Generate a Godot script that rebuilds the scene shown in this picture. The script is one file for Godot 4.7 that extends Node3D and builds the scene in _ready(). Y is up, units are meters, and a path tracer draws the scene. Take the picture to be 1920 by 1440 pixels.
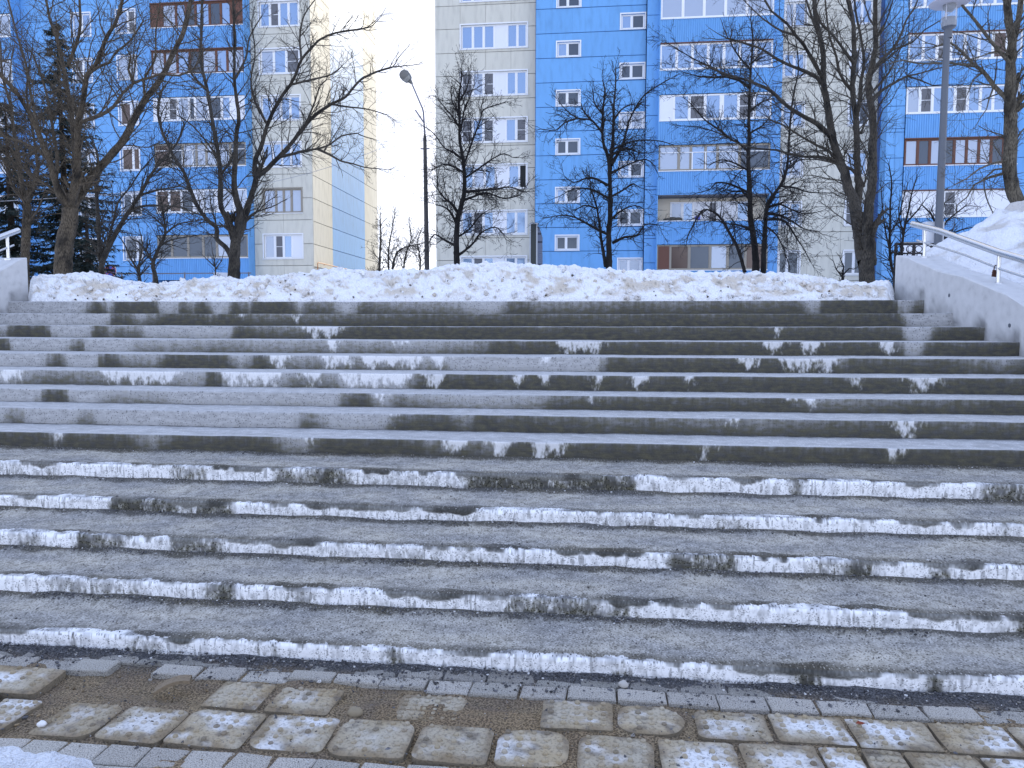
extends Node3D
# A wide concrete staircase in the shade, a dirty snow bank on its landing, bare trees and two panel apartment buildings behind it.

var R := RandomNumberGenerator.new()
var M := {}
var taken := {}
var FN := FastNoiseLite.new()
const G := -1.915

class MB:
	var v := PackedVector3Array()
	var n := PackedVector3Array()
	var c := PackedColorArray()
	var uv := PackedVector2Array()
	var ix := PackedInt32Array()
	var col := Color.WHITE
	func quad(a: Vector3, b: Vector3, d: Vector3, e: Vector3) -> void:
		var k := v.size()
		var nn := (a - d).cross(a - b).normalized()
		for p in [a, b, d, e]:
			v.append(p)
			n.append(nn)
			c.append(col)
			uv.append(Vector2.ZERO)
		ix.append_array(PackedInt32Array([k, k + 1, k + 2, k, k + 2, k + 3]))
	func tri(a: Vector3, b: Vector3, d: Vector3) -> void:
		var k := v.size()
		var nn := (a - d).cross(a - b).normalized()
		for p in [a, b, d]:
			v.append(p)
			n.append(nn)
			c.append(col)
			uv.append(Vector2.ZERO)
		ix.append_array(PackedInt32Array([k, k + 1, k + 2]))
	# an axis box between two corners; skip lists faces left out: "-x +x -y +y -z +z"
	func box(a: Vector3, b: Vector3, skip := "") -> void:
		var x0 := minf(a.x, b.x); var x1 := maxf(a.x, b.x)
		var y0 := minf(a.y, b.y); var y1 := maxf(a.y, b.y)
		var z0 := minf(a.z, b.z); var z1 := maxf(a.z, b.z)
		if not "+z" in skip: quad(Vector3(x0, y0, z1), Vector3(x0, y1, z1), Vector3(x1, y1, z1), Vector3(x1, y0, z1))
		if not "-z" in skip: quad(Vector3(x1, y0, z0), Vector3(x1, y1, z0), Vector3(x0, y1, z0), Vector3(x0, y0, z0))
		if not "+x" in skip: quad(Vector3(x1, y0, z1), Vector3(x1, y1, z1), Vector3(x1, y1, z0), Vector3(x1, y0, z0))
		if not "-x" in skip: quad(Vector3(x0, y0, z0), Vector3(x0, y1, z0), Vector3(x0, y1, z1), Vector3(x0, y0, z1))
		if not "+y" in skip: quad(Vector3(x0, y1, z1), Vector3(x0, y1, z0), Vector3(x1, y1, z0), Vector3(x1, y1, z1))
		if not "-y" in skip: quad(Vector3(x0, y0, z0), Vector3(x0, y0, z1), Vector3(x1, y0, z1), Vector3(x1, y0, z0))
	func tube(P: PackedVector3Array, W: PackedFloat32Array, sides: int, rough := 0.0, noise: FastNoiseLite = null) -> void:
		var m := P.size()
		var t := (P[1] - P[0]).normalized()
		var u := t.cross(Vector3.UP if absf(t.y) < 0.9 else Vector3.RIGHT).normalized()
		var k := v.size()
		for i in m:
			t = (P[mini(i + 1, m - 1)] - P[maxi(i - 1, 0)]).normalized()
			u = (u - t * u.dot(t)).normalized()
			var w := t.cross(u)
			for j in sides:
				var a := TAU * j / sides
				var o := u * cos(a) + w * sin(a)
				var r := W[i]
				if rough > 0.0:
					var q := P[i] + o * r
					r *= 1.0 + rough * noise.get_noise_3d(q.x * 60.0, q.y * 14.0, q.z * 60.0)
				v.append(P[i] + o * r)
				n.append(o)
				if rough > 0.15:
					var q := P[i] + o * r
					var f := clampf(0.85 + 1.3 * noise.get_noise_3d(q.x * 3.0 + 9.0, q.y * 1.6, q.z * 3.0) + 0.8 * noise.get_noise_3d(q.x * 14.0, q.y * 7.0 + 5.0, q.z * 14.0), 0.18, 1.7)
					c.append(Color(col.r * f, col.g * f, col.b * f))
				else:
					c.append(col)
				uv.append(Vector2.ZERO)
		for i in m - 1:
			for j in sides:
				var a := k + i * sides + j
				var b := k + i * sides + (j + 1) % sides
				ix.append_array(PackedInt32Array([a, a + sides, b + sides, a, b + sides, b]))
	func cap(p: Vector3, d: Vector3, r: float, sides: int) -> void:
		var u := d.cross(Vector3.UP if absf(d.y) < 0.9 else Vector3.RIGHT).normalized()
		var w := d.cross(u)
		for j in sides:
			var a := TAU * j / sides
			var b := TAU * (j + 1) / sides
			tri(p, p + (u * cos(b) + w * sin(b)) * r, p + (u * cos(a) + w * sin(a)) * r)
	# rings of (radius, height) turned about the y axis
	func lathe(at: Vector3, prof: Array, sides: int) -> void:
		var k := v.size()
		var m := prof.size()
		for i in m:
			var t: Vector2 = prof[mini(i + 1, m - 1)] - prof[maxi(i - 1, 0)]
			for j in sides + 1:
				var a := TAU * j / sides
				v.append(at + Vector3(cos(a) * prof[i].x, prof[i].y, sin(a) * prof[i].x))
				n.append(Vector3(cos(a) * t.y, -t.x, sin(a) * t.y).normalized())
				c.append(col)
				uv.append(Vector2(float(j) / sides, float(i) / m))
		for i in m - 1:
			for j in sides:
				var a := k + i * (sides + 1) + j
				var b := a + sides + 1
				ix.append_array(PackedInt32Array([a, a + 1, b + 1, a, b + 1, b]))
	# a smooth sheet of rows x cols points; seen from its front the columns run right and the rows down
	func sheet(P: PackedVector3Array, cols: int, C := PackedColorArray(), U := PackedVector2Array()) -> void:
		var k := v.size()
		var rows := P.size() / cols
		for j in rows:
			for i in cols:
				var dx := P[j * cols + mini(i + 1, cols - 1)] - P[j * cols + maxi(i - 1, 0)]
				var dy := P[mini(j + 1, rows - 1) * cols + i] - P[maxi(j - 1, 0) * cols + i]
				n.append(dy.cross(dx).normalized())
				c.append(C[j * cols + i] if C.size() else col)
				uv.append(U[j * cols + i] if U.size() else Vector2.ZERO)
		v.append_array(P)
		for j in rows - 1:
			for i in cols - 1:
				var a := k + j * cols + i
				ix.append_array(PackedInt32Array([a, a + 1, a + cols + 1, a, a + cols + 1, a + cols]))
	func mesh() -> ArrayMesh:
		var arr := []
		arr.resize(Mesh.ARRAY_MAX)
		arr[Mesh.ARRAY_VERTEX] = v
		arr[Mesh.ARRAY_NORMAL] = n
		arr[Mesh.ARRAY_COLOR] = c
		arr[Mesh.ARRAY_TEX_UV] = uv
		arr[Mesh.ARRAY_INDEX] = ix
		var m := ArrayMesh.new()
		m.add_surface_from_arrays(Mesh.PRIMITIVE_TRIANGLES, arr)
		return m

func numbered(called: String, parent: Node) -> String:
	var key := str(parent.get_instance_id()) + called
	var k: int = taken.get(key, 0)
	taken[key] = k + 1
	return called if k == 0 else "%s_%03d" % [called, k]

func obj(called: String, b: MB, m: Material, parent: Node = self, at := Vector3.ZERO) -> MeshInstance3D:
	var o := MeshInstance3D.new()
	o.mesh = b.mesh()
	o.material_override = m
	o.name = numbered(called, parent)
	o.position = at
	parent.add_child(o, true)
	return o

func shared(called: String, mesh: Mesh, m: Material, parent: Node, t: Transform3D) -> MeshInstance3D:
	var o := MeshInstance3D.new()
	o.mesh = mesh
	o.material_override = m
	o.name = numbered(called, parent)
	o.transform = t
	parent.add_child(o, true)
	return o

func tag(o: Node, label: String, category := "", group := "", kind := "") -> void:
	if label: o.set_meta("label", label)
	if category: o.set_meta("category", category)
	if group: o.set_meta("group", group)
	if kind: o.set_meta("kind", kind)

func thing(called: String, label: String, category: String, at := Vector3.ZERO, group := "") -> Node3D:
	var o := Node3D.new()
	o.name = numbered(called, self)
	o.position = at
	add_child(o, true)
	tag(o, label, category, group)
	return o

func lin(r: float, g: float, b: float) -> Color:
	return Color(r, g, b).linear_to_srgb()

func mat(called: String, col: Color, rough := 0.8, metal := 0.0) -> StandardMaterial3D:
	var m := StandardMaterial3D.new()
	m.resource_name = called
	m.albedo_color = col.linear_to_srgb()
	m.roughness = rough
	m.metallic = metal
	M[called] = m
	return m

func vmat(called: String, rough := 0.9) -> StandardMaterial3D:
	var m := mat(called, Color.WHITE, rough)
	m.vertex_color_use_as_albedo = true
	return m

func noise_tex(seed_: int, freq: float, octaves: int, ramp: Array, type := FastNoiseLite.TYPE_SIMPLEX_SMOOTH, size := 512) -> NoiseTexture2D:
	var f := FastNoiseLite.new()
	f.seed = seed_
	f.frequency = freq
	f.noise_type = type
	f.fractal_octaves = octaves
	var t := NoiseTexture2D.new()
	t.width = size
	t.height = size
	t.seamless = true
	t.noise = f
	if ramp.size():
		var g := Gradient.new()
		g.offsets = PackedFloat32Array()
		var off := PackedFloat32Array()
		var cs := PackedColorArray()
		for r in ramp:
			off.append(r[0])
			cs.append((r[1] as Color).linear_to_srgb())
		g.offsets = off
		g.colors = cs
		t.color_ramp = g
	return t

func relief(m: StandardMaterial3D, t: Texture2D, cm: float) -> void:
	m.heightmap_enabled = true
	m.heightmap_texture = t
	m.heightmap_scale = cm

func world_tri(m: StandardMaterial3D, s: Vector3) -> void:
	m.uv1_triplanar = true
	m.uv1_world_triplanar = true
	m.uv1_scale = s

func grey(x: float) -> Color:
	return Color(x, x, x)

func nz(x: float, y: float, z := 0.0) -> float:
	return FN.get_noise_3d(x, y, z)

func key(a: PackedFloat32Array, x: float) -> float:
	# piecewise linear through x, y pairs
	var m := a.size() / 2
	if x <= a[0]: return a[1]
	for i in range(1, m):
		if x < a[i * 2]:
			return lerpf(a[i * 2 - 1], a[i * 2 + 1], (x - a[i * 2 - 2]) / (a[i * 2] - a[i * 2 - 2]))
	return a[m * 2 - 1]

func _ready() -> void:
	R.seed = 77
	FN.seed = 5
	FN.noise_type = FastNoiseLite.TYPE_SIMPLEX_SMOOTH
	FN.frequency = 1.0
	FN.fractal_octaves = 3
	camera_sky_sun()
	materials()
	ground()
	staircase()
	side_walls()
	pavement()
	snow()
	right_building()
	left_building()
	all_trees()
	street_things()
	grit()

func camera_sky_sun() -> void:
	var cam := Camera3D.new()
	cam.name = "camera"
	cam.fov = 53.13
	cam.near = 0.05
	cam.far = 2000.0
	add_child(cam)
	cam.position = Vector3(0, -0.356, 0)
	cam.rotation_degrees = Vector3(-4.26, 6.45, 0.13)
	cam.current = true
	var sky_m := ProceduralSkyMaterial.new()
	sky_m.sky_top_color = Color(0.60, 0.67, 0.82)
	sky_m.sky_horizon_color = Color(0.95, 0.965, 1.0)
	sky_m.sky_curve = 0.16
	sky_m.sky_energy_multiplier = 1.0
	sky_m.ground_bottom_color = Color(0.55, 0.57, 0.6)
	sky_m.ground_horizon_color = Color(0.8, 0.83, 0.88)
	sky_m.sun_angle_max = 60.0
	sky_m.sun_curve = 0.4
	var sky := Sky.new()
	sky.sky_material = sky_m
	var env := Environment.new()
	env.background_mode = Environment.BG_SKY
	env.sky = sky
	env.tonemap_mode = Environment.TONE_MAPPER_LINEAR
	env.tonemap_exposure = 2.4
	env.sdfgi_enabled = true
	env.ssao_enabled = true
	env.ssil_enabled = true
	env.fog_enabled = false
	var we := WorldEnvironment.new()
	we.name = "world_environment"
	we.environment = env
	add_child(we)
	var sun := DirectionalLight3D.new()
	sun.name = "sun"
	sun.light_energy = 0.8
	sun.light_color = Color(1.0, 0.95, 0.86)
	sun.light_angular_distance = 0.5
	sun.shadow_enabled = true
	add_child(sun)
	var az := deg_to_rad(11.0)
	var el := deg_to_rad(27.0)
	var s := Vector3(sin(az) * cos(el), sin(el), -cos(az) * cos(el))
	sun.look_at_from_position(s * 50.0, Vector3.ZERO)

func materials() -> void:
	var m: StandardMaterial3D
	# concrete of the side walls: pale, faint shuttering and pores
	m = mat("wall_concrete", Color.WHITE, 0.9)
	m.vertex_color_use_as_albedo = true
	m.albedo_texture = noise_tex(3, 0.012, 5, [[0.0, grey(0.46)], [0.30, grey(0.555)], [0.45, grey(0.575)], [0.6, grey(0.59)], [1.0, grey(0.64)]])
	world_tri(m, Vector3(0.9, 0.9, 0.9))
	relief(m, m.albedo_texture, 0.6)
	# painted metal and plaster
	mat("blue_cladding", Color(0.145, 0.375, 0.70), 0.6)
	M.blue_cladding.vertex_color_use_as_albedo = true
	mat("end_blue", Color(0.17, 0.40, 0.74), 0.55)
	M.end_blue.vertex_color_use_as_albedo = true
	mat("cream_cladding", Color(0.62, 0.60, 0.51), 0.7)
	M.cream_cladding.vertex_color_use_as_albedo = true
	var wear := noise_tex(41, 0.012, 4, [[0.0, grey(0.84)], [0.4, grey(0.96)], [0.6, grey(1.0)], [1.0, grey(1.05)]])
	for q in [M.blue_cladding, M.end_blue, M.cream_cladding]:
		q.albedo_texture = wear
		world_tri(q, Vector3(0.45, 0.10, 0.45))
	mat("seam_blue", Color(0.04, 0.10, 0.26), 0.8)
	mat("seam_cream", Color(0.30, 0.29, 0.25), 0.8)
	mat("white_plastic", Color(0.78, 0.79, 0.80), 0.4)
	mat("white_panel", Color(0.74, 0.76, 0.80), 0.5)
	mat("brown_wood", Color(0.13, 0.055, 0.035), 0.7)
	mat("grey_wood", Color(0.30, 0.27, 0.22), 0.8)
	mat("dark_room", Color(0.03, 0.03, 0.035), 0.9)
	mat("soffit", Color(0.16, 0.16, 0.17), 0.9)
	mat("loggia_plaster", Color(0.66, 0.58, 0.45), 0.9)
	mat("dark_bag", Color(0.06, 0.058, 0.05), 0.9)
	mat("blue_bucket", Color(0.10, 0.12, 0.5), 0.5)
	mat("pane_blue", Color(0.24, 0.345, 0.52), 0.06, 0.6)
	mat("pane_dark", Color(0.075, 0.095, 0.125), 0.08, 0.45)
	mat("pane_screen", Color(0.12, 0.125, 0.14), 0.45, 0.1)
	mat("pane_curtain", Color(0.36, 0.42, 0.52), 0.10, 0.3)
	mat("pane_brown", Color(0.10, 0.07, 0.06), 0.12, 0.2)
	mat("pane_open", Color(0.012, 0.014, 0.014), 0.8)
	# steel
	mat("steel", Color(0.62, 0.63, 0.64), 0.24, 1.0)
	mat("lamp_grey", Color(0.10, 0.115, 0.14), 0.45, 0.0)
	mat("lamp_disc", Color(0.60, 0.58, 0.62), 0.45)
	m = mat("lamp_glass", Color(0.9, 0.93, 0.96, 0.16), 0.05)
	m.transparency = BaseMaterial3D.TRANSPARENCY_ALPHA
	mat("rust", Color(0.07, 0.025, 0.015), 0.9)
	mat("pole_concrete", Color(0.075, 0.07, 0.066), 0.9)
	mat("pole_steel", Color(0.18, 0.18, 0.22), 0.5, 0.3)
	mat("luminaire", Color(0.16, 0.155, 0.14), 0.6)
	mat("luminaire_glass", Color(0.35, 0.34, 0.30), 0.2)
	mat("sign_blue", Color(0.02, 0.05, 0.34), 0.4)
	mat("sign_red", Color(0.42, 0.05, 0.05), 0.4)
	mat("sign_rim", Color(0.7, 0.65, 0.62), 0.4)
	mat("pylon_dark", Color(0.008, 0.018, 0.022), 0.3)
	mat("pylon_light", Color(0.50, 0.52, 0.55), 0.5)
	mat("pylon_side", Color(0.16, 0.19, 0.26), 0.6)
	mat("pylon_side_dark", Color(0.04, 0.05, 0.08), 0.6)
	mat("dark_iron", Color(0.02, 0.016, 0.016), 0.7)
	mat("cable", Color(0.35, 0.35, 0.37), 0.6)
	mat("pipe_orange", Color(0.42, 0.18, 0.07), 0.6)
	# bark, several tones
	var bark_tex := noise_tex(11, 0.035, 5, [[0.0, Color(0.10, 0.10, 0.10)], [0.38, Color(0.35, 0.33, 0.31)], [0.52, Color(0.85, 0.80, 0.72)], [0.62, Color(1.3, 1.22, 1.05)], [0.70, Color(2.6, 2.3, 1.6)], [1.0, Color(5.0, 4.4, 3.0)]])
	for e in [["bark_brown", Color(0.13, 0.104, 0.072)], ["bark_pale", Color(0.17, 0.15, 0.115)], ["bark_grey", Color(0.082, 0.072, 0.058)], ["bark_black", Color(0.022, 0.0195, 0.018)], ["bark_spruce", Color(0.04, 0.03, 0.024)]]:
		m = mat(e[0], e[1], 0.95)
		m.albedo_texture = bark_tex
		m.vertex_color_use_as_albedo = true
		world_tri(m, Vector3(3.0, 0.6, 3.0))
		relief(m, bark_tex, 1.2)
	m = vmat("needles", 0.8)
	# ground-like surfaces
	var fine := noise_tex(21, 0.09, 3, [])
	m = vmat("snow", 0.95)
	m.subsurf_scatter_enabled = false
	m.heightmap_enabled = true
	m.heightmap_texture = noise_tex(23, 0.02, 5, [])
	m.heightmap_scale = 3.0
	world_tri(m, Vector3(2.0, 2.0, 2.0))
	m = vmat("terrain", 0.95)
	m = vmat("sand", 1.0)
	m.albedo_texture = noise_tex(25, 0.10, 4, [[0.0, grey(0.3)], [0.36, grey(0.6)], [0.5, grey(1.0)], [0.62, grey(1.2)], [1.0, Color(2.0, 1.9, 1.7)]])
	world_tri(m, Vector3(1.5, 1.5, 1.5))
	relief(m, m.albedo_texture, 3.0)
	m = vmat("tactile", 0.95)
	m.albedo_texture = noise_tex(27, 0.05, 5, [[0.0, grey(0.45)], [0.30, grey(0.72)], [0.43, grey(0.96)], [0.6, grey(1.0)], [1.0, grey(1.15)]])
	world_tri(m, Vector3(2.1, 2.1, 2.1))
	relief(m, m.albedo_texture, 0.5)
	m = vmat("granite", 0.95)
	m.albedo_texture = noise_tex(29, 0.16, 2, [[0.0, grey(0.3)], [0.36, grey(0.6)], [0.46, grey(0.92)], [0.58, grey(1.0)], [0.68, grey(1.25)], [1.0, grey(1.4)]])
	world_tri(m, Vector3(1.7, 1.7, 1.7))
	relief(m, m.albedo_texture, 0.5)
	m = vmat("stone", 0.95)

# ---------------------------------------------------------------- ground
func ground() -> void:
	var xs := [-220.0, -120.0, -60.0, -40.0, -25.0, -16.0, -12.0, -9.2, -8.9, -4.0, 0.0, 4.0, 4.7, 5.2, 8.0, 14.0, 25.0, 40.0, 60.0, 120.0, 220.0]
	var zs := [-400.0, -200.0, -120.0, -70.0, -50.0, -35.0, -25.0, -18.0, -14.0, -12.0, -11.0, -10.45, -10.0, -8.0, -6.0, -4.5, -3.4, -2.9, -2.0, 0.0, 3.0, 8.0, 20.0, 60.0, 200.0]
	var P := PackedVector3Array()
	var C := PackedColorArray()
	for z in zs:
		for x in xs:
			var y := G - 0.07
			if z < -3.4: y = lerpf(G - 0.07, -0.25, clampf((-z - 3.4) / 6.8, 0.0, 1.0))
			y -= 0.45 * smoothstep(-3.5, -4.4, z) * smoothstep(-10.45, -9.9, z)
			if z < -10.44: y = -0.02
			P.append(Vector3(x, y, z))
			C.append(Color(0.66, 0.68, 0.72) if z < -5.0 or z > 3.0 else Color(0.30, 0.25, 0.19))
	var b := MB.new()
	b.sheet(P, xs.size(), C)
	tag(obj("ground", b, M.terrain), "snow covered ground reaching from the pavement to the apartment buildings", "", "", "structure")

# ---------------------------------------------------------------- staircase
const SY: Array[float] = [0.000, -0.182, -0.342, -0.498, -0.648, -0.800, -0.953, -1.083, -1.227, -1.371, -1.499, -1.604, -1.711, -1.818, -1.915]
const SZ: Array[float] = [10.336, 9.658, 8.993, 8.366, 7.812, 7.305, 6.822, 6.349, 5.852, 5.314, 4.771, 4.273, 3.799, 3.353]

func wet_keys(k: int) -> PackedFloat32Array:
	match k:
		0: return PackedFloat32Array([-8.68, 0.00, -7.49, 0.00, -7.43, 0.35, -7.35, 0.10, -7.25, 0.80, -7.06, 0.80, -7.02, 0.00, -6.90, 0.90, -6.26, 0.90, -6.21, 0.20, -5.97, 0.20, -5.93, 0.80, -5.77, 0.70, -5.72, 0.20, -5.66, 0.90, -5.49, 0.80, -5.41, 0.10, -5.21, 0.20, -5.13, 0.85, -4.97, 0.80, -4.91, 0.15, -4.86, 0.90, -4.27, 0.95, -4.19, 0.50, -4.14, 0.15, -4.07, 0.75, -3.66, 0.60, -3.55, 0.20, -3.33, 0.25, -3.28, 0.80, -2.94, 0.60, -1.83, 0.45, -1.61, 0.20, -1.32, 0.30, -1.24, 0.70, -0.95, 0.75, -0.88, 0.45, -0.74, 0.60, 0.53, 0.70, 2.18, 0.75, 2.61, 0.75, 2.68, 0.30, 2.78, 0.30, 2.84, 0.90, 3.77, 0.95, 3.79, 0.10, 3.89, 0.30, 4.02, 0.80, 4.10, 0.70])
		1: return PackedFloat32Array([-8.12, 0.05, -6.56, 0.10, -6.51, 0.90, -6.22, 0.80, -6.16, 0.30, -6.09, 0.55, -5.88, 0.60, -5.78, 0.85, -5.13, 0.90, -5.09, 0.30, -5.04, 0.90, -4.32, 0.70, -1.78, 0.85, 3.58, 0.90, 3.64, 0.10, 3.84, 0.15, 4.15, 0.10])
		2: return PackedFloat32Array([-7.57, 0.60, -7.48, 0.10, -7.42, 0.95, -6.90, 0.90, -6.87, 0.10, -6.37, 0.10, -6.33, 0.75, -6.15, 0.80, -6.08, 0.30, -6.01, 0.70, -5.68, 0.55, -5.59, 0.20, -4.51, 0.25, -4.44, 0.90, -3.73, 0.60, -3.09, 0.80, -2.69, 0.95, 3.34, 0.90, 3.41, 0.10, 3.61, 0.10, 3.67, 0.90, 4.12, 0.90, 4.21, 0.40])
		3: return PackedFloat32Array([-7.05, 0.95, -6.95, 0.90, -6.93, 0.10, -6.17, 0.10, -6.13, 0.75, -6.00, 0.70, -5.96, 0.15, -5.46, 0.10, -5.37, 0.45, -2.51, 0.45, -1.30, 0.50, -1.12, 0.85, 3.11, 0.90, 3.17, 0.25, 3.30, 0.30, 3.38, 0.90, 4.30, 0.85])
		4: return PackedFloat32Array([-6.59, 0.10, -6.05, 0.10, -6.00, 0.75, -5.84, 0.75, -5.80, 0.15, -5.45, 0.15, -5.42, 0.85, -5.25, 0.85, -5.17, 0.45, -4.74, 0.40, -4.66, 0.85, -3.95, 0.90, -3.86, 0.35, -3.72, 0.20, -3.64, 0.85, -3.51, 0.80, -3.44, 0.50, -1.58, 0.40, -1.52, 0.15, 0.01, 0.15, 0.09, 0.85, 2.27, 0.90, 2.34, 0.40, 2.39, 0.85, 3.45, 0.85, 3.55, 0.50, 3.64, 0.80, 3.88, 0.50, 4.03, 0.80])
		5: return PackedFloat32Array([-6.17, 0.20, -5.93, 0.40, -5.58, 0.55, -4.70, 0.50, -3.96, 0.30, -3.91, 0.90, -3.77, 0.90, -3.75, 0.20, -3.12, 0.30, -3.04, 0.55, -2.57, 0.50, -2.52, 0.20, -1.85, 0.25, -1.74, 0.85, -0.57, 0.90, 3.77, 0.90])
		6: return PackedFloat32Array([-5.77, 0.10, -5.37, 0.10, -5.33, 0.85, -5.09, 0.80, -5.06, 0.10, -4.80, 0.10, -4.72, 0.40, -4.02, 0.35, -3.91, 0.15, -2.40, 0.20, -2.33, 0.75, -2.10, 0.80, -2.05, 0.30, -1.90, 0.30, -1.85, 0.60, -1.26, 0.35, -0.58, 0.45, -0.44, 0.75, 1.64, 0.85, 1.73, 0.60, 3.53, 0.90])
		7: return PackedFloat32Array([-5.38, 0.10, -5.33, 0.50, -5.18, 0.60, -5.15, 0.10, -4.66, 0.10, -4.60, 0.55, -4.50, 0.50, -4.45, 0.10, -2.62, 0.10, -2.55, 0.60, -2.38, 0.55, -2.29, 0.20, -1.82, 0.25, -1.72, 0.85, -1.22, 0.85, -1.12, 0.35, -1.03, 0.85, -0.54, 0.85, 0.34, 0.75, 1.40, 0.70, 3.30, 0.85])
		8: return PackedFloat32Array([-4.97, 0.90, -4.50, 0.90, -4.47, 0.20, -4.43, 0.85, -3.83, 0.80, -3.60, 0.50, -3.46, 0.85, -2.64, 0.90, -2.55, 0.45, -2.27, 0.40, -2.20, 0.90, -1.44, 0.90, -1.33, 0.70, -0.91, 0.75, -0.79, 0.50, -0.70, 0.95, -0.29, 0.85, 3.05, 0.95])
		9: return PackedFloat32Array([-4.53, 0.50, -4.48, 0.10, -4.44, 0.45, -4.15, 0.10, -4.12, 0.50, -4.02, 0.10, -3.16, 0.10, -3.13, 0.60, -2.88, 0.60, -2.86, 0.10, -2.36, 0.15, -2.30, 0.70, -2.18, 0.60, -2.04, 0.65, -1.94, 0.95, -1.78, 0.60, -1.74, 0.30, -1.37, 0.45, -1.10, 0.35, -0.92, 0.55, -0.87, 0.95, -0.30, 0.90, -0.24, 0.40, -0.19, 0.90, 0.24, 0.90, 0.29, 0.15, 1.28, 0.10, 1.31, 0.70, 1.38, 0.65, 1.40, 0.05, 2.47, 0.10, 2.53, 0.70, 2.78, 0.80])
		10: return PackedFloat32Array([-4.08, 0.10, -3.33, 0.15, -3.27, 0.90, -2.80, 0.85, -2.76, 0.30, -2.64, 0.85, -2.43, 0.80, -2.39, 0.20, -1.73, 0.25, -1.37, 0.10, -0.99, 0.30, -0.40, 0.15, 0.20, 0.35, 0.69, 0.20, 0.74, 0.55, 0.91, 0.45, 0.94, 0.05, 2.33, 0.10, 2.39, 0.50, 2.51, 0.20])
		11: return PackedFloat32Array([-3.66, 0.20, -3.57, 0.30, -3.50, 0.60, -3.42, 0.50, -3.38, 0.10, -3.18, 0.15, -3.14, 0.85, -2.88, 0.80, -2.85, 0.10, -2.58, 0.15, -2.54, 0.75, -2.23, 0.70, -2.19, 0.25, -1.94, 0.20, -1.88, 0.40, -1.29, 0.20, -1.01, 0.45, -0.88, 0.20, -0.67, 0.35, 0.06, 0.10, 0.37, 0.15, 0.42, 0.80, 0.75, 0.75, 0.79, 0.05, 1.15, 0.10, 1.18, 0.55, 1.36, 0.45, 1.38, 0.90, 1.48, 0.85, 1.51, 0.10, 1.76, 0.10, 1.79, 0.75, 1.89, 0.70, 1.92, 0.10, 2.26, 0.15])
		12: return PackedFloat32Array([-3.27, 0.10, -3.03, 0.20, -3.00, 0.50, -2.42, 0.45, -2.38, 0.10, -2.07, 0.10, -2.05, 0.85, -1.92, 0.85, -1.90, 0.15, -1.63, 0.10, -1.60, 0.55, -1.51, 0.50, -1.47, 0.10, -1.15, 0.15, -0.87, 0.20, -0.51, 0.20, -0.47, 0.70, 0.02, 0.75, 0.05, 0.30, 0.09, 0.65, 0.18, 0.65, 0.20, 0.10, 1.29, 0.15, 1.46, 0.40, 1.51, 0.15, 1.92, 0.15, 1.95, 0.75, 2.02, 0.70])
		13: return PackedFloat32Array([-2.90, 0.20, -2.58, 0.20, -2.55, 0.50, -2.48, 0.40, -2.46, 0.15, -2.24, 0.20, -2.22, 0.55, -2.07, 0.50, -2.04, 0.10, -1.60, 0.10, -1.56, 0.55, -1.47, 0.50, -1.44, 0.10, -0.98, 0.10, -0.97, 0.85, -0.90, 0.80, -0.88, 0.30, -0.83, 0.50, -0.81, 0.10, 0.03, 0.15, 0.09, 0.50, 0.14, 0.50, 0.17, 0.15, 0.84, 0.15, 0.86, 0.90, 0.95, 0.90, 0.96, 0.30, 1.03, 0.50, 1.06, 0.10, 1.36, 0.10, 1.38, 0.85, 1.45, 0.85, 1.47, 0.10, 1.79, 0.20])
	return PackedFloat32Array([0, 0, 1, 0])

func frost_keys(k: int) -> PackedFloat32Array:
	match k:
		1: return PackedFloat32Array([-4.70, -4.65, -3.96, -3.89])
		2: return PackedFloat32Array([-3.59, -3.09, 1.96, 2.03])
		3: return PackedFloat32Array([-3.06, -2.88, -2.26, -2.14, -0.45, 0.04, 1.72, 1.96, 2.10, 2.32, 2.90, 3.06])
		4: return PackedFloat32Array([-3.48, -3.24, -2.92, -2.57, -2.49, -1.83, -1.77, -1.56, -0.58, -0.50, 1.38, 1.56, 1.76, 2.32])
		5: return PackedFloat32Array([-6.17, -5.90, -5.05, -4.24, -3.76, -3.12, -2.95, -2.73, -2.54, -1.82, -1.71, -1.50, -0.80, -0.72, -0.57, -0.44, -0.06, 0.01, 0.29, 0.46, 0.83, 0.93, 2.31, 2.38, 2.78, 3.07])
		6: return PackedFloat32Array([-2.05, -1.94, -0.08, -0.03, 1.64, 1.68, 1.76, 1.86])
		7: return PackedFloat32Array([-1.75, -1.70, 1.01, 1.11, 2.33, 2.53])
		8: return PackedFloat32Array([-4.49, -4.45, -2.33, -2.29, -1.21, -1.04, -0.83, -0.66, -0.54, -0.25, 0.75, 0.83, 2.10, 2.21])
	return PackedFloat32Array()

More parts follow.
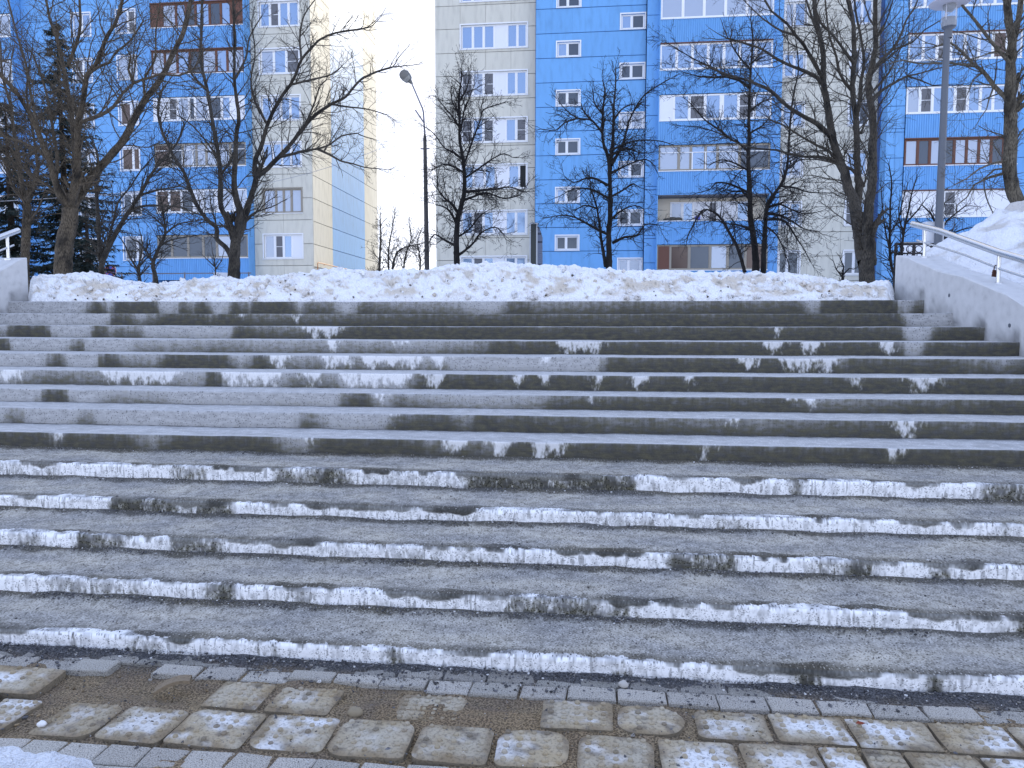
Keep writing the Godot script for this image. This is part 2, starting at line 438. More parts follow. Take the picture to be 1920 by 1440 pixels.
func step_picture(k: int, x0: float, x1: float, w: int, hr: int, ht: int, rise: float, run: float) -> Array:
	# the stains of one step: riser in the upper hr rows (foot first), tread in the lower ht rows (nose first)
	var h := hr + ht
	var px := PackedByteArray()
	px.resize(w * h * 3)
	var bump := PackedByteArray()
	bump.resize(w * h)
	var wk := wet_keys(k)
	var fk := frost_keys(k)
	var low := k >= 9
	var s := k * 37.0
	var fine := FastNoiseLite.new()
	fine.seed = 100 + k
	fine.frequency = 1.0
	fine.fractal_octaves = 2
	for i in w:
		var x := x0 + (x1 - x0) * i / w
		var xw := x + 0.05 * nz(x * 5.0, s)
		var bl := 0.03 if low else 0.07
		var wet := (key(wk, xw - bl) + key(wk, xw) * 2.0 + key(wk, xw + bl)) / 4.0
		wet += 0.10 * nz(x * 1.3, s + 15.0)
		var fr := 0.0
		if low:
			fr = 1.0 - wet * 0.88
		else:
			for q in fk.size() / 2:
				var d := minf(x - fk[q * 2], fk[q * 2 + 1] - x)
				fr = maxf(fr, clampf(d / 0.16 + 0.55, 0.0, 1.0))
		var streak := fine.get_noise_2d(x * 38.0, s) * 0.6 + fine.get_noise_2d(x * 11.0, s + 9.0) * 0.7
		var edge := clampf(1.0 + 0.55 * nz(x * 1.3, s + 3.0) + 0.13 * fine.get_noise_2d(x * 6.0, s + 5.0), 0.42, 1.35) if low else 2.0
		var edge_dark := smoothstep(-0.05, 0.35, nz(x * 1.7, s + 6.0))
		var foot := 0.06 + 0.05 * nz(x * 3.0, s + 30.0)
		var reach := 0.55 + 0.5 * nz(x * 5.0, s + 44.0)
		for j in hr:
			var t := float(j) / hr
			var g := fine.get_noise_2d(x * 60.0, t * 14.0 + s)
			var g2 := fine.get_noise_2d(x * 9.0, t * 3.0 + s + 50.0)
			var line := fine.get_noise_2d(x * 3.0, t * 40.0 + s)
			var v := 172.0 + 20.0 * g2 + 11.0 * g + 10.0 * line
			if g < -0.50 and not low: v -= 55.0
			var tint := 0.0
			var we := smoothstep(0.15, 0.88, wet + 0.20 * g2 + (0.5 - t) * 0.42 + 0.04 * g + 0.16 * streak * t)
			v = lerpf(v, 73.0 + 9.0 * g + 14.0 * g2 + 8.0 * line, we)
			tint = we * (8.0 + 9.0 * g2)
			if fr > 0.01:
				var n1 := fine.get_noise_2d(x * 9.0, t * 0.9 + s + 400.0)
				var n2 := fine.get_noise_2d(x * 30.0, t * 2.0 + s + 430.0)
				var n3 := fine.get_noise_2d(x * 80.0, t * 5.0 + s + 460.0)
				var f := 0.0
				if low:
					f = smoothstep(0.05, 0.92, fr + 0.34 * n1 + 0.30 * n2 + 0.20 * n3 + 0.12 * g2 - 0.02)
					f *= 1.0 - 0.85 * smoothstep(0.20, 0.50, fine.get_noise_2d(x * 36.0, t * 0.7 + s + 560.0) + 0.7 * n1 - 0.30 * t)
					f *= 1.0 - 0.4 * smoothstep(0.05, 0.5, fine.get_noise_2d(x * 20.0, t * 0.7 + s + 520.0) + 0.3 * n3)
				else:
					f = smoothstep(0.50, 1.10, fr * 0.92 + 0.50 * n1 + 0.30 * n2 + 0.18 * n3 + (t - 0.62) * 0.75)
				v = lerpf(v, 246.0 + 6.0 * g, f * (1.0 if low else 0.78))
				tint *= 1.0 - f
				if low and g > 0.34 and g2 > -0.05: v -= 85.0
			var over := smoothstep(-0.07, 0.07, t - edge - 0.06 * fine.get_noise_2d(x * 16.0, t * 3.0 + s + 480.0))
			if over > 0.0:
				v = lerpf(v, lerpf(116.0 + 34.0 * g, 66.0 + 26.0 * g, edge_dark), over)
				tint = lerpf(tint, 4.0, over)
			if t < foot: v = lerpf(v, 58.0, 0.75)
			var o := (j * w + i) * 3
			px[o] = clampi(int(v + tint * 0.3), 0, 255)
			px[o + 1] = clampi(int(v + tint * 0.1), 0, 255)
			px[o + 2] = clampi(int(v - tint), 0, 255)
			bump[j * w + i] = clampi(int(128.0 + (g * 60.0 + line * 25.0) * (0.35 if low else 0.8)), 0, 255)
		var nose := 0.10 + 0.12 * nz(x * 2.6, s + 60.0)
		var back := 0.84 + 0.09 * nz(x * 2.0, s + 70.0)
		for j in ht:
			var t := float(j) / ht
			var g := fine.get_noise_2d(x * 75.0, t * 38.0 + s + 200.0)
			var g2 := fine.get_noise_2d(x * 7.0, t * 4.0 + s + 250.0)
			var g3 := fine.get_noise_2d(x * 1.6, t * 1.5 + s + 280.0)
			var v := 0.0
			var tint := 0.0
			if low:
				var g4 := fine.get_noise_2d(x * 22.0, t * 9.0 + s + 320.0)
				var g5 := fine.get_noise_2d(x * 13.0, t * 7.0 + s + 360.0)
				v = 152.0 + 18.0 * g2 + 24.0 * g3 + 34.0 * g + 16.0 * g4
				v = lerpf(v, 92.0 + 30.0 * g, smoothstep(0.25, 0.6, g5) * 0.45)
				v = lerpf(v, 172.0 + 20.0 * g, smoothstep(-0.25, -0.6, g5) * 0.4)
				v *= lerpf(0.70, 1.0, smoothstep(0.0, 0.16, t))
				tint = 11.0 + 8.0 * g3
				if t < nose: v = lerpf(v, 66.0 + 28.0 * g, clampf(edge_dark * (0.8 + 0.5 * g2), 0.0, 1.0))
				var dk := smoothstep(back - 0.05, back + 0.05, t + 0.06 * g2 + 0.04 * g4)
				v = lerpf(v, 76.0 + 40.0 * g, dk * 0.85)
				var spill := (edge - 1.0 + 0.09 * fine.get_noise_2d(x * 20.0, t * 20.0 + s + 480.0)) * rise / run * 1.4
				if t < spill and fr > 0.2:
					v = lerpf(v, 226.0 + 12.0 * g, smoothstep(0.1, 0.6, fr + 0.4 * g4) * clampf(0.75 + 0.8 * g2, 0.0, 1.0))
					tint = 0.0
				if g > 0.56: v = 195.0
				if g < -0.52: v = 50.0
			else:
				v = 178.0 + 14.0 * g2 + 14.0 * g + 12.0 * g3
				v = lerpf(v, 196.0, 0.5 * smoothstep(0.2, 0.0, t))
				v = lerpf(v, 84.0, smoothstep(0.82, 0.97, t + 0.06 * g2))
				v -= 16.0 * smoothstep(0.0, 0.35, g3) * smoothstep(4.0, 8.0, float(k))
				if g > 0.55: v += 28.0
				tint = 2.0
			var o := ((hr + j) * w + i) * 3
			px[o] = clampi(int(v), 0, 255)
			px[o + 1] = clampi(int(v - tint * 0.3), 0, 255)
			px[o + 2] = clampi(int(v - tint), 0, 255)
			bump[(hr + j) * w + i] = clampi(int(128.0 + g * 85.0 + g2 * 30.0), 0, 255)
	return [ImageTexture.create_from_image(Image.create_from_data(w, h, false, Image.FORMAT_RGB8, px)), ImageTexture.create_from_image(Image.create_from_data(w, h, false, Image.FORMAT_L8, bump))]

func staircase() -> void:
	var st := thing("staircase", "wide weathered concrete staircase with frosted risers below the snow bank", "staircase")
	var span := [[-9.2, 5.6], [-9.2, 5.6], [-8.4, 5.2], [-8.0, 4.9], [-7.4, 4.6], [-6.9, 4.2], [-6.4, 3.9], [-6.0, 3.6], [-5.5, 3.4], [-5.0, 3.1], [-4.5, 2.8], [-4.0, 2.6], [-3.6, 2.3], [-3.2, 2.1]]
	for k in 14:
		var x0: float = span[k][0]
		var x1: float = span[k][1]
		var low := k >= 9
		var top := SY[k]
		var bot := SY[k + 1]
		var z := -SZ[k]
		var zb := -SZ[k - 1] if k > 0 else z - 0.75
		var w := 2048 if low else 1536
		var ppm := w / (x1 - x0)
		var rise := top - bot
		var run := z - zb
		var hr := int(clampf(rise * ppm, 20, 60))
		var ht := int(clampf(run * ppm * 0.5, 24, 110)) if low else 36
		var pics := step_picture(k, x0, x1, w, hr, ht, rise, run)
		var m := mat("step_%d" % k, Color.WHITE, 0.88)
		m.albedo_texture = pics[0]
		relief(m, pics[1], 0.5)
		var cols := 330
		var P := PackedVector3Array()
		var U := PackedVector2Array()
		var split := float(hr) / (hr + ht)
		var rows := []
		# from the tread's back to the nose, then down the riser (seen from the front: rows run down)
		for t in [1.0, 0.96, 0.9, 0.8, 0.65, 0.5, 0.35, 0.2, 0.1, 0.05]: rows.append([0, t])
		rows.append([1, 0.0])
		for t in [0.04, 0.12, 0.25, 0.4, 0.6, 0.8, 0.93, 1.0]: rows.append([2, t])
		var xa := -8.75
		var xb := 4.45
		for rr in rows:
			for i in cols:
				var x := xa + (xb - xa) * i / (cols - 1)
				var sag := -0.012 * (1.0 - pow((x + 2.0) / 6.5, 2.0))
				var wob := 0.010 * nz(x * 0.7, k * 5.0) + 0.004 * nz(x * 3.5, k * 6.0)
				var chip := maxf(0.0, nz(x * 4.0, k * 9.0) - 0.25) * (0.05 if low else 0.02)
				var round_ := (0.018 if low else 0.008) + chip
				var y := top + sag + 0.004 * nz(x * 1.1, k * 11.0) + 0.002 * nz(x * 6.0, k * 12.0)
				var zz := z + wob
				var vv := 0.0
				var t: float = rr[1]
				if rr[0] == 0:
					zz = lerpf(z + wob - round_, zb + 0.010 * nz(x * 0.7, (k - 1) * 5.0) - 0.02, t)
					vv = split + (1.0 - split) * clampf(t, 0.02, 0.975)
					var heap := smoothstep(0.70, 1.0, t) * ((0.022 + 0.014 * nz(x * 2.0, k * 3.0)) if low else (0.006 if k > 3 else 0.003))
					y += heap + (0.007 * nz(x * 5.0, t * 6.0 + k) * (1.0 - absf(t - 0.5)) if low else 0.002 * nz(x * 3.0, t * 4.0 + k))
					y -= 0.004 * (1.0 - t)
				elif rr[0] == 1:
					y -= round_ * 0.30
					zz = z + wob - round_ * 0.30
					vv = split
				else:
					y = lerpf(y - round_, bot + sag - 0.02, t)
					zz = z + wob + (0.004 * nz(x * 4.0, t * 3.0 + k * 2.0) if low else 0.0)
					vv = split * (0.99 - 0.97 * t)
				P.append(Vector3(x, y, zz))
				U.append(Vector2((x - x0) / (x1 - x0), vv))
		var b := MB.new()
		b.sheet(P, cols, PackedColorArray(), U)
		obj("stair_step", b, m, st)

# ---------------------------------------------------------------- parapet walls and handrails
func parapet(called: String, label: String, prof: Array, x_at: Callable, thick: float, side: float) -> void:
	# prof: (z, top y) from the far end towards the viewer; x_at(z): the face on the stair side; side +1: thickness runs to +x
	var P := []
	var b := MB.new()
	var face := PackedVector3Array()
	var topv := PackedVector3Array()
	var fineprof := []
	for i in prof.size() - 1:
		var k := maxi(1, int((prof[i + 1].x - prof[i].x) / 0.06)) if prof[i].x < -7.0 else 3
		for j in k: fineprof.append(prof[i].lerp(prof[i + 1], float(j) / k))
	fineprof.append(prof[prof.size() - 1])
	prof = fineprof
	var n := prof.size()
	var rows := 34
	var stains := PackedColorArray()
	for j in rows + 1:
		for i in n:
			var z: float = prof[i].x
			var yt: float = prof[i].y
			var yb: float = minf(yt - 0.9, G - 0.1)
			var y := lerpf(yt - 0.012, yb, pow(float(j) / rows, 1.5))
			face.append(Vector3((x_at as Callable).call(z), y, z))
			var stair := 0.0
			for q in 13:
				if z > -SZ[q]: stair = SY[q + 1]
			var dmp := smoothstep(0.22, 0.0, y - stair + 0.12 * nz(z * 4.0, y * 4.0, 80.0)) * (0.55 + 0.8 * nz(z * 3.0, y * 3.0, 81.0))
			var streak := 0.05 * nz(z * 14.0, y * 0.8, 82.0)
			stains.append(shade(clampf(1.0 - 0.75 * dmp + streak, 0.1, 1.1)))
	for j in 2:
		for i in n:
			var z: float = prof[i].x
			topv.append(Vector3((x_at as Callable).call(z) + side * (0.012 + j * thick), prof[i].y + 0.012 * nz(z * 2.0, 3.0 + j * 4.0) - 0.006 * j, z))
	var bevel := PackedVector3Array()
	for i in n:
		bevel.append(topv[i])
	for i in n:
		bevel.append(face[i])
	if side > 0.0:
		b.sheet(face, n, stains)
		b.sheet(bevel, n)
		var tv := topv.slice(n) + topv.slice(0, n)
		b.sheet(tv, n)
	else:
		var ms := PackedColorArray()
		for j in rows + 1:
			for i in n: ms.append(stains[j * n + n - 1 - i])
		b.sheet(flip(face, n), n, ms)
		b.sheet(flip(bevel, n), n)
		b.sheet(flip(topv.slice(n) + topv.slice(0, n), n), n)
	# far end and back
	var f: Vector3 = face[0]
	var q := Vector3(f.x + side * (thick + 0.012), f.y, f.z)
	var lowv := Vector3(0, -3.0, 0)
	if side > 0.0:
		b.quad(q + lowv, q, f, f + lowv)
	else:
		b.quad(f + lowv, f, q, q + lowv)
	for i in n - 1:
		var a := topv[n + i]
		var c := topv[n + i + 1]
		if side > 0.0:
			b.quad(c + lowv, c, a, a + lowv)
		else:
			b.quad(a + lowv, a, c, c + lowv)
	var o := obj(called, b, M.wall_concrete)
	tag(o, label, "wall", "parapet walls beside the stairs")
	# formwork plugs
	if side > 0.0:
		for s in [[-9.75, 0.03], [-8.55, -0.33]]:
			var pb := MB.new()
			var xx: float = (x_at as Callable).call(s[0])
			pb.col = Color(0.2, 0.2, 0.21)
			pb.tube(PackedVector3Array([Vector3(xx + 0.02, s[1], s[0]), Vector3(xx - 0.004, s[1], s[0])]), PackedFloat32Array([0.022, 0.022]), 10)
			pb.cap(Vector3(xx - 0.004, s[1], s[0]), Vector3(-1, 0, 0), 0.022, 10)
			obj("formwork_plug", pb, M.lamp_grey, o)

func flip(P: PackedVector3Array, cols: int) -> PackedVector3Array:
	var Q := PackedVector3Array()
	for j in P.size() / cols:
		for i in cols:
			Q.append(P[j * cols + cols - 1 - i])
	return Q

func wall_x(z: float) -> float:
	return 4.10 + 0.081 * (z + 10.34)

func left_x(z: float) -> float:
	return -8.54 - 0.03 * (z + 10.6)

func side_walls() -> void:
	var pr := []
	for e in [[-11.16, 0.63], [-10.85, 0.585], [-10.56, 0.49], [-10.3, 0.42], [-10.05, 0.345], [-9.75, 0.285], [-9.49, 0.24], [-9.2, 0.155], [-9.0, 0.10], [-8.8, 0.04], [-8.64, 0.0], [-8.33, -0.13], [-8.0, -0.24], [-7.0, -0.55], [-6.0, -0.86], [-5.0, -1.16], [-4.0, -1.45], [-3.2, -1.6]]:
		pr.append(Vector2(e[0], e[1]))
	parapet("right_parapet_wall", "pale concrete parapet wall sloping down on the right side of the stairs", pr, wall_x, 0.40, 1.0)
	pr = []
	for e in [[-10.73, 0.665], [-10.56, 0.61], [-10.4, 0.52], [-10.2, 0.42], [-9.9, 0.32], [-9.5, 0.2], [-9.0, 0.06], [-8.0, -0.24], [-6.0, -0.86], [-4.0, -1.45], [-3.2, -1.6]]:
		pr.append(Vector2(e[0], e[1]))
	parapet("left_parapet_wall", "pale concrete parapet wall at the left end of the top steps", pr, left_x, 0.40, -1.0)
	handrail("right_handrail", "stainless steel handrail on the right parapet wall with a padlock hung on it", [Vector3(4.25, 1.06, -11.20), Vector3(4.315, 0.866, -10.44), Vector3(4.353, 0.709, -9.936), Vector3(4.412, 0.485, -9.2), Vector3(4.45, 0.362, -8.741), Vector3(4.62, -0.27, -6.7), Vector3(4.8, -0.9, -4.6)], [[-10.85, 0.575], [-9.18, 0.135], [-7.4, -0.43], [-5.6, -0.98]], 4.10 + 0.22, 0.081)
	handrail("left_handrail", "short stainless steel handrail end on the left parapet wall", [Vector3(-8.76, 1.085, -10.86), Vector3(-8.765, 0.937, -10.49), Vector3(-8.78, 0.77, -10.0), Vector3(-8.9, -0.2, -7.0), Vector3(-9.0, -0.85, -4.9)], [[-10.635, 0.635], [-9.0, 0.06], [-7.2, -0.5], [-5.4, -1.03]], -8.54 - 0.22, -0.03)
	# padlock on the lower rail
	var pl := thing("padlock", "rusty padlock hanging from the lower rail of the right handrail", "padlock", Vector3(4.408, 0.27, -9.235))
	var b := MB.new()
	b.box(Vector3(-0.028, -0.055, -0.013), Vector3(0.028, 0.02, 0.013))
	b.box(Vector3(-0.030, -0.012, -0.015), Vector3(0.030, -0.004, 0.015))
	pl.rotation.z = -0.12
	obj("lock_body", b, M.rust, pl)
	b = MB.new()
	var sp := PackedVector3Array()
	var sr := PackedFloat32Array()
	sp.append(Vector3(-0.02, 0.0, 0))
	sr.append(0.006)
	for i in 9:
		var a := PI - PI * i / 8.0
		sp.append(Vector3(cos(a) * 0.02, 0.055 + sin(a) * 0.02, 0))
		sr.append(0.006)
	sp.append(Vector3(0.02, 0.0, 0))
	sr.append(0.006)
	b.tube(sp, sr, 6)
	obj("shackle", b, M.rust, pl)

func handrail(called: String, label: String, line: Array, posts: Array, px: float, slope: float) -> void:
	var t := thing(called, label, "handrail", Vector3.ZERO, "handrails on the parapet walls")
	var P := PackedVector3Array()
	var W := PackedFloat32Array()
	var P2 := PackedVector3Array()
	var W2 := PackedFloat32Array()
	for p in line:
		P.append(p)
		W.append(0.04)
		P2.append(p + Vector3(0, -0.19 if p.z > -10.0 else -0.215, 0.06))
		W2.append(0.013)
	var b := MB.new()
	b.tube(P, W, 20)
	b.cap(P[0], (P[0] - P[1]).normalized(), 0.04, 20)
	obj("top_rail", b, M.steel, t)
	b = MB.new()
	P2[0] = P2[0].lerp(P2[1], 0.12)
	b.tube(P2, W2, 10)
	b.cap(P2[0], (P2[0] - P2[1]).normalized(), 0.013, 10)
	obj("lower_rail", b, M.steel, t)
	for q in posts:
		var z: float = q[0]
		var x := px + slope * (z + 10.34) if called.begins_with("right") else px - 0.03 * (z + 10.6)
		var top := 0.0
		for i in line.size() - 1:
			if z >= line[i].z and z <= line[i + 1].z:
				top = lerpf(line[i].y, line[i + 1].y, (z - line[i].z) / (line[i + 1].z - line[i].z))
		b = MB.new()
		b.tube(PackedVector3Array([Vector3(x, q[1] - 0.05, z), Vector3(x, top - 0.02, z)]), PackedFloat32Array([0.022, 0.022]), 14)
		obj("post", b, M.steel, t)
		b = MB.new()
		b.lathe(Vector3(x, q[1], z), [Vector2(0.052, -0.03), Vector2(0.052, 0.006), Vector2(0.046, 0.010), Vector2(0.0, 0.010)], 16)
		obj("base_plate", b, M.steel, t)

# ---------------------------------------------------------------- pavement
func tactile_tile(x: float, z: float, w: float, d: float, corner: float, frost: float, seed_: int, parent: Node, tilt: Vector3, dy: float, pattern := 5) -> void:
	var b := MB.new()
	var N := 18
	var P := PackedVector3Array()
	var C := PackedColorArray()
	var tone := R.randf_range(0.88, 1.1)
	var rim := []
	var cs := [R.randf_range(0.3, 1.7) * corner, R.randf_range(0.3, 1.7) * corner, R.randf_range(0.3, 1.7) * corner, R.randf_range(0.3, 1.7) * corner]
	for j in N + 1:
		for i in N + 1:
			var u := (float(i) / N - 0.5) * w
			var q := (float(j) / N - 0.5) * d
			# pull the corners in to a rounded outline
			var cr: float = cs[(1 if u > 0 else 0) + (2 if q > 0 else 0)]
			var ax := w * 0.5 - cr
			var az := d * 0.5 - cr
			if absf(u) > ax and absf(q) > az:
				var e := Vector2(absf(u) - ax, absf(q) - az)
				var m := maxf(e.x, e.y)
				if e.length() > 0.0001: e = e.normalized() * m
				u = signf(u) * (ax + e.x)
				q = signf(q) * (az + e.y)
			var edge := i == 0 or j == 0 or i == N or j == N
			u += 0.004 * nz(x * 10.0 + u * 8.0, q * 8.0, seed_)
			q += 0.004 * nz(x * 10.0 + u * 8.0, q * 8.0, seed_ + 7.0)
			var y := 0.002 * nz(u * 12.0, q * 12.0, seed_ * 3.0) - (0.006 if edge else 0.0)
			P.append(Vector3(u, y, q))
			C.append(tile_color(x + u, z + q, u / w, q / d, frost, seed_, tone))
	b.sheet(P, N + 1, C)
	# skirt
	var ring := []
	for i in N: ring.append(i)
	for j in N: ring.append(j * (N + 1) + N)
	for i in N: ring.append(N * (N + 1) + N - i)
	for j in N: ring.append((N - j) * (N + 1))
	b.col = Color(0.20, 0.165, 0.115)
	for i in ring.size():
		var a: Vector3 = P[ring[i]]
		var c: Vector3 = P[ring[(i + 1) % ring.size()]]
		b.quad(c, a, a + Vector3(0, -0.05, 0), c + Vector3(0, -0.05, 0))
	# the domes, some worn away
	for j in pattern:
		for i in pattern:
			if pattern == 5 and R.randf() < 0.14: continue
			var u := (float(i) + 0.5) / pattern * w - w * 0.5 + (0.25 if j % 2 == 0 else -0.25) * w / pattern * 0.0
			var q := (float(j) + 0.5) / pattern * d - d * 0.5
			u *= 0.93
			q *= 0.93
			if absf(u) > w * 0.5 - corner * 0.5 and absf(q) > d * 0.5 - corner * 0.5: continue
			var rr := 0.0118 * R.randf_range(0.85, 1.1)
			var hh := R.randf_range(0.0055, 0.010)
			var cc := tile_color(x + u, z + q, u / w, q / d, frost * 0.6, seed_, tone) * 0.95
			cc.a = 1.0
			b.col = cc
			b.lathe(Vector3(u, 0, q), [Vector2(rr, -0.004), Vector2(rr * 0.95, hh * 0.5), Vector2(rr * 0.72, hh), Vector2(0.0, hh * 1.12)], 9)
	var o := obj("tactile_tile", b, M.tactile, parent, Vector3(x, G + dy, z))
	o.rotation = tilt

func tile_color(x: float, z: float, u: float, q: float, frost: float, seed_: int, tone: float) -> Color:
	var base := Color(0.36, 0.29, 0.185) * tone
	var g := nz(x * 5.0, z * 5.0, seed_ * 0.3)
	base = base.lerp(Color(0.44, 0.40, 0.32), clampf(0.5 + g, 0.0, 1.0) * 0.8)
	var rim := smoothstep(0.34, 0.5, maxf(absf(u), absf(q)) + 0.16 * nz(x * 7.0, z * 7.0, seed_ + 40.0))
	base = base.lerp(Color(0.20, 0.15, 0.09), rim * 0.8)
	base = base.lerp(Color(0.15, 0.125, 0.095), smoothstep(0.22, 0.5, nz(x * 9.0, z * 11.0, seed_ + 60.0)) * 0.75)
	var f := smoothstep(-0.05, 0.55, frost - 0.72 + 1.0 * nz(x * 3.2, z * 4.5, seed_) + 0.30 * nz(x * 14.0, z * 16.0, seed_) - 1.5 * maxf(absf(u), absf(q)) + 0.5)
	base = base.lerp(Color(0.74, 0.75, 0.76), f * clampf(frost * 1.15, 0.0, 0.9))
	base.a = 1.0
	return base

func paver(x0: float, x1: float, z0: float, z1: float, y: float, parent: Node, tone: float) -> void:
	var b := MB.new()
	var e := 0.006
	b.col = Color(0.43, 0.405, 0.36) * tone
	b.col.a = 1.0
	var j := func() -> float: return R.randf_range(-0.006, 0.006)
	var a := Vector3(x0 + j.call(), 0, z1 + j.call())
	var c := Vector3(x0 + j.call(), 0, z0 + j.call())
	var d := Vector3(x1 + j.call(), 0, z0 + j.call())
	var f := Vector3(x1 + j.call(), 0, z1 + j.call())
	var mid := (a + c + d + f) / 4.0
	var ti := [a, c, d, f]
	var inner := []
	for p in ti:
		var p2: Vector3 = p + (mid - p).normalized() * e * 1.5
		inner.append(p2 - mid)
	b.quad(inner[0], inner[1], inner[2], inner[3])
	var dn := Vector3(0, -0.05, 0)
	for i in 4:
		var p: Vector3 = ti[i] - mid + Vector3(0, -e, 0)
		var q: Vector3 = ti[(i + 1) % 4] - mid + Vector3(0, -e, 0)
		b.quad(p, q, inner[(i + 1) % 4], inner[i])
		b.quad(p + dn, q + dn, q, p)
	var o := obj("granite_paver", b, M.granite, parent, mid + Vector3(0, y, 0))
	o.rotation = Vector3(R.randf_range(-0.02, 0.02), 0, R.randf_range(-0.02, 0.02))

func pavement() -> void:
	var pv := Node3D.new()
	pv.name = "pavement"
	add_child(pv)
	tag(pv, "broken pavement of tactile tiles and granite pavers along the foot of the stairs", "", "", "structure")
	# bed of brown sand
	var P := PackedVector3Array()
	var C := PackedColorArray()
	var cols := 300
	for j in 74:
		var z := -3.42 + j * 0.025
		for i in cols:
			var x := -4.6 + i * 0.028
			var y := G - 0.010 + 0.022 * nz(x * 1.7, z * 2.6, 4.0) + 0.009 * nz(x * 7.0, z * 7.0, 6.0) + 0.004 * nz(x * 22.0, z * 22.0, 8.0)
			y = minf(y, G + 0.013)
			# the hollow where tiles are missing on the left, heaps beside it
			y -= 0.022 * exp(-pow((x + 1.95) / 0.22, 2.0) - pow((z + 3.02) / 0.07, 2.0))
			y += 0.018 * exp(-pow((x + 1.75) / 0.3, 2.0) - pow((z + 2.88) / 0.03, 2.0))
			y += 0.016 * exp(-pow((x + 0.55) / 0.2, 2.0) - pow((z + 2.95) / 0.08, 2.0))
			y += 0.02 * smoothstep(-3.2, -3.36, z)
			P.append(Vector3(x, y, z))
			var c := Color(0.30, 0.225, 0.13).lerp(Color(0.19, 0.145, 0.10), clampf(0.5 + 0.9 * nz(x * 3.0, z * 4.0, 9.0), 0.0, 1.0))
			c = c.lerp(Color(0.10, 0.10, 0.105), smoothstep(-3.16, -3.32, z + 0.05 * nz(x * 4.0, 2.0)))
			if x > -0.9 and x < 0.1 and z > -3.0: c = c.lerp(Color(0.27, 0.19, 0.10), 0.5)
			C.append(c)
	var b := MB.new()
	b.sheet(P, cols, C)
	obj("sand_bed", b, M.sand, pv)
	# tactile tiles: x centre, width, frost, tilt
	tactile_tile(-4.741, -2.992, 0.432, 0.215, 0.030, 0.50, 0, pv, Vector3(-0.011, -0.024, -0.004), 0.004, 5)
	tactile_tile(-4.272, -2.992, 0.434, 0.215, 0.030, 0.60, 1, pv, Vector3(-0.017, -0.006, 0.017), 0.010, 5)
	tactile_tile(-3.831, -2.992, 0.408, 0.215, 0.040, 0.40, 2, pv, Vector3(0.011, -0.017, 0.001), 0.005, 5)
	tactile_tile(-3.409, -2.992, 0.397, 0.215, 0.030, 0.60, 3, pv, Vector3(-0.013, -0.024, -0.011), 0.011, 5)
	tactile_tile(-2.998, -2.992, 0.386, 0.215, 0.030, 0.50, 4, pv, Vector3(0.013, 0.018, 0.012), 0.004, 5)
	tactile_tile(-2.567, -2.992, 0.413, 0.215, 0.020, 0.85, 5, pv, Vector3(0.050, 0.020, -0.030), 0.022, 5)
	tactile_tile(-1.493, -2.992, 0.240, 0.215, 0.020, 0.50, 6, pv, Vector3(0.015, -0.025, 0.004), 0.009, 5)
	tactile_tile(-1.208, -2.992, 0.272, 0.215, 0.020, 0.45, 7, pv, Vector3(0.000, -0.019, -0.001), 0.003, 5)
	tactile_tile(-0.673, -2.992, 0.284, 0.215, 0.015, 0.10, 8, pv, Vector3(0.017, 0.022, 0.002), -0.004, 6)
	tactile_tile(-0.072, -2.992, 0.283, 0.215, 0.012, 0.80, 9, pv, Vector3(0.016, 0.004, 0.015), 0.010, 5)
	tactile_tile(0.221, -2.992, 0.262, 0.215, 0.075, 0.70, 10, pv, Vector3(0.000, -0.005, 0.004), 0.006, 5)
	tactile_tile(0.535, -2.992, 0.278, 0.215, 0.030, 0.60, 11, pv, Vector3(-0.014, -0.012, 0.013), 0.002, 5)
	tactile_tile(0.833, -2.992, 0.282, 0.215, 0.012, 0.75, 12, pv, Vector3(-0.018, 0.008, -0.009), 0.007, 5)
	tactile_tile(1.138, -2.992, 0.297, 0.215, 0.012, 0.80, 13, pv, Vector3(-0.001, -0.009, 0.020), 0.004, 5)
	tactile_tile(1.441, -2.992, 0.277, 0.215, 0.012, 0.85, 14, pv, Vector3(-0.003, -0.018, 0.005), 0.005, 5)
	tactile_tile(1.732, -2.992, 0.272, 0.215, 0.012, 0.70, 15, pv, Vector3(-0.006, 0.015, -0.007), 0.008, 5)
	tactile_tile(2.018, -2.992, 0.268, 0.215, 0.015, 0.70, 16, pv, Vector3(0.016, -0.024, -0.018), 0.004, 5)
	tactile_tile(2.298, -2.992, 0.262, 0.215, 0.020, 0.60, 17, pv, Vector3(0.011, 0.007, -0.011), 0.005, 5)
	tactile_tile(2.567, -2.992, 0.247, 0.215, 0.020, 0.70, 18, pv, Vector3(-0.013, -0.002, -0.018), 0.009, 5)
	tactile_tile(-4.253, -2.732, 0.415, 0.255, 0.030, 0.50, 30, pv, Vector3(0.016, 0.027, 0.009), 0.012, 5)
	tactile_tile(-3.831, -2.732, 0.398, 0.255, 0.030, 0.60, 31, pv, Vector3(-0.019, -0.013, 0.019), 0.010, 5)
	tactile_tile(-3.422, -2.732, 0.386, 0.255, 0.030, 0.40, 32, pv, Vector3(-0.004, 0.027, 0.005), 0.010, 5)
	tactile_tile(-3.028, -2.732, 0.371, 0.255, 0.030, 0.60, 33, pv, Vector3(-0.008, -0.019, -0.002), 0.003, 5)
	tactile_tile(-2.651, -2.732, 0.351, 0.255, 0.030, 0.50, 34, pv, Vector3(0.020, 0.100, -0.050), 0.020, 5)
	tactile_tile(-2.368, -2.732, 0.181, 0.255, 0.030, 0.70, 35, pv, Vector3(-0.018, -0.020, 0.011), 0.006, 5)
	tactile_tile(-2.037, -2.732, 0.251, 0.255, 0.040, 0.35, 36, pv, Vector3(-0.008, -0.024, 0.019), 0.006, 5)
	tactile_tile(-1.763, -2.732, 0.271, 0.255, 0.035, 0.55, 37, pv, Vector3(-0.012, -0.026, -0.018), 0.004, 5)
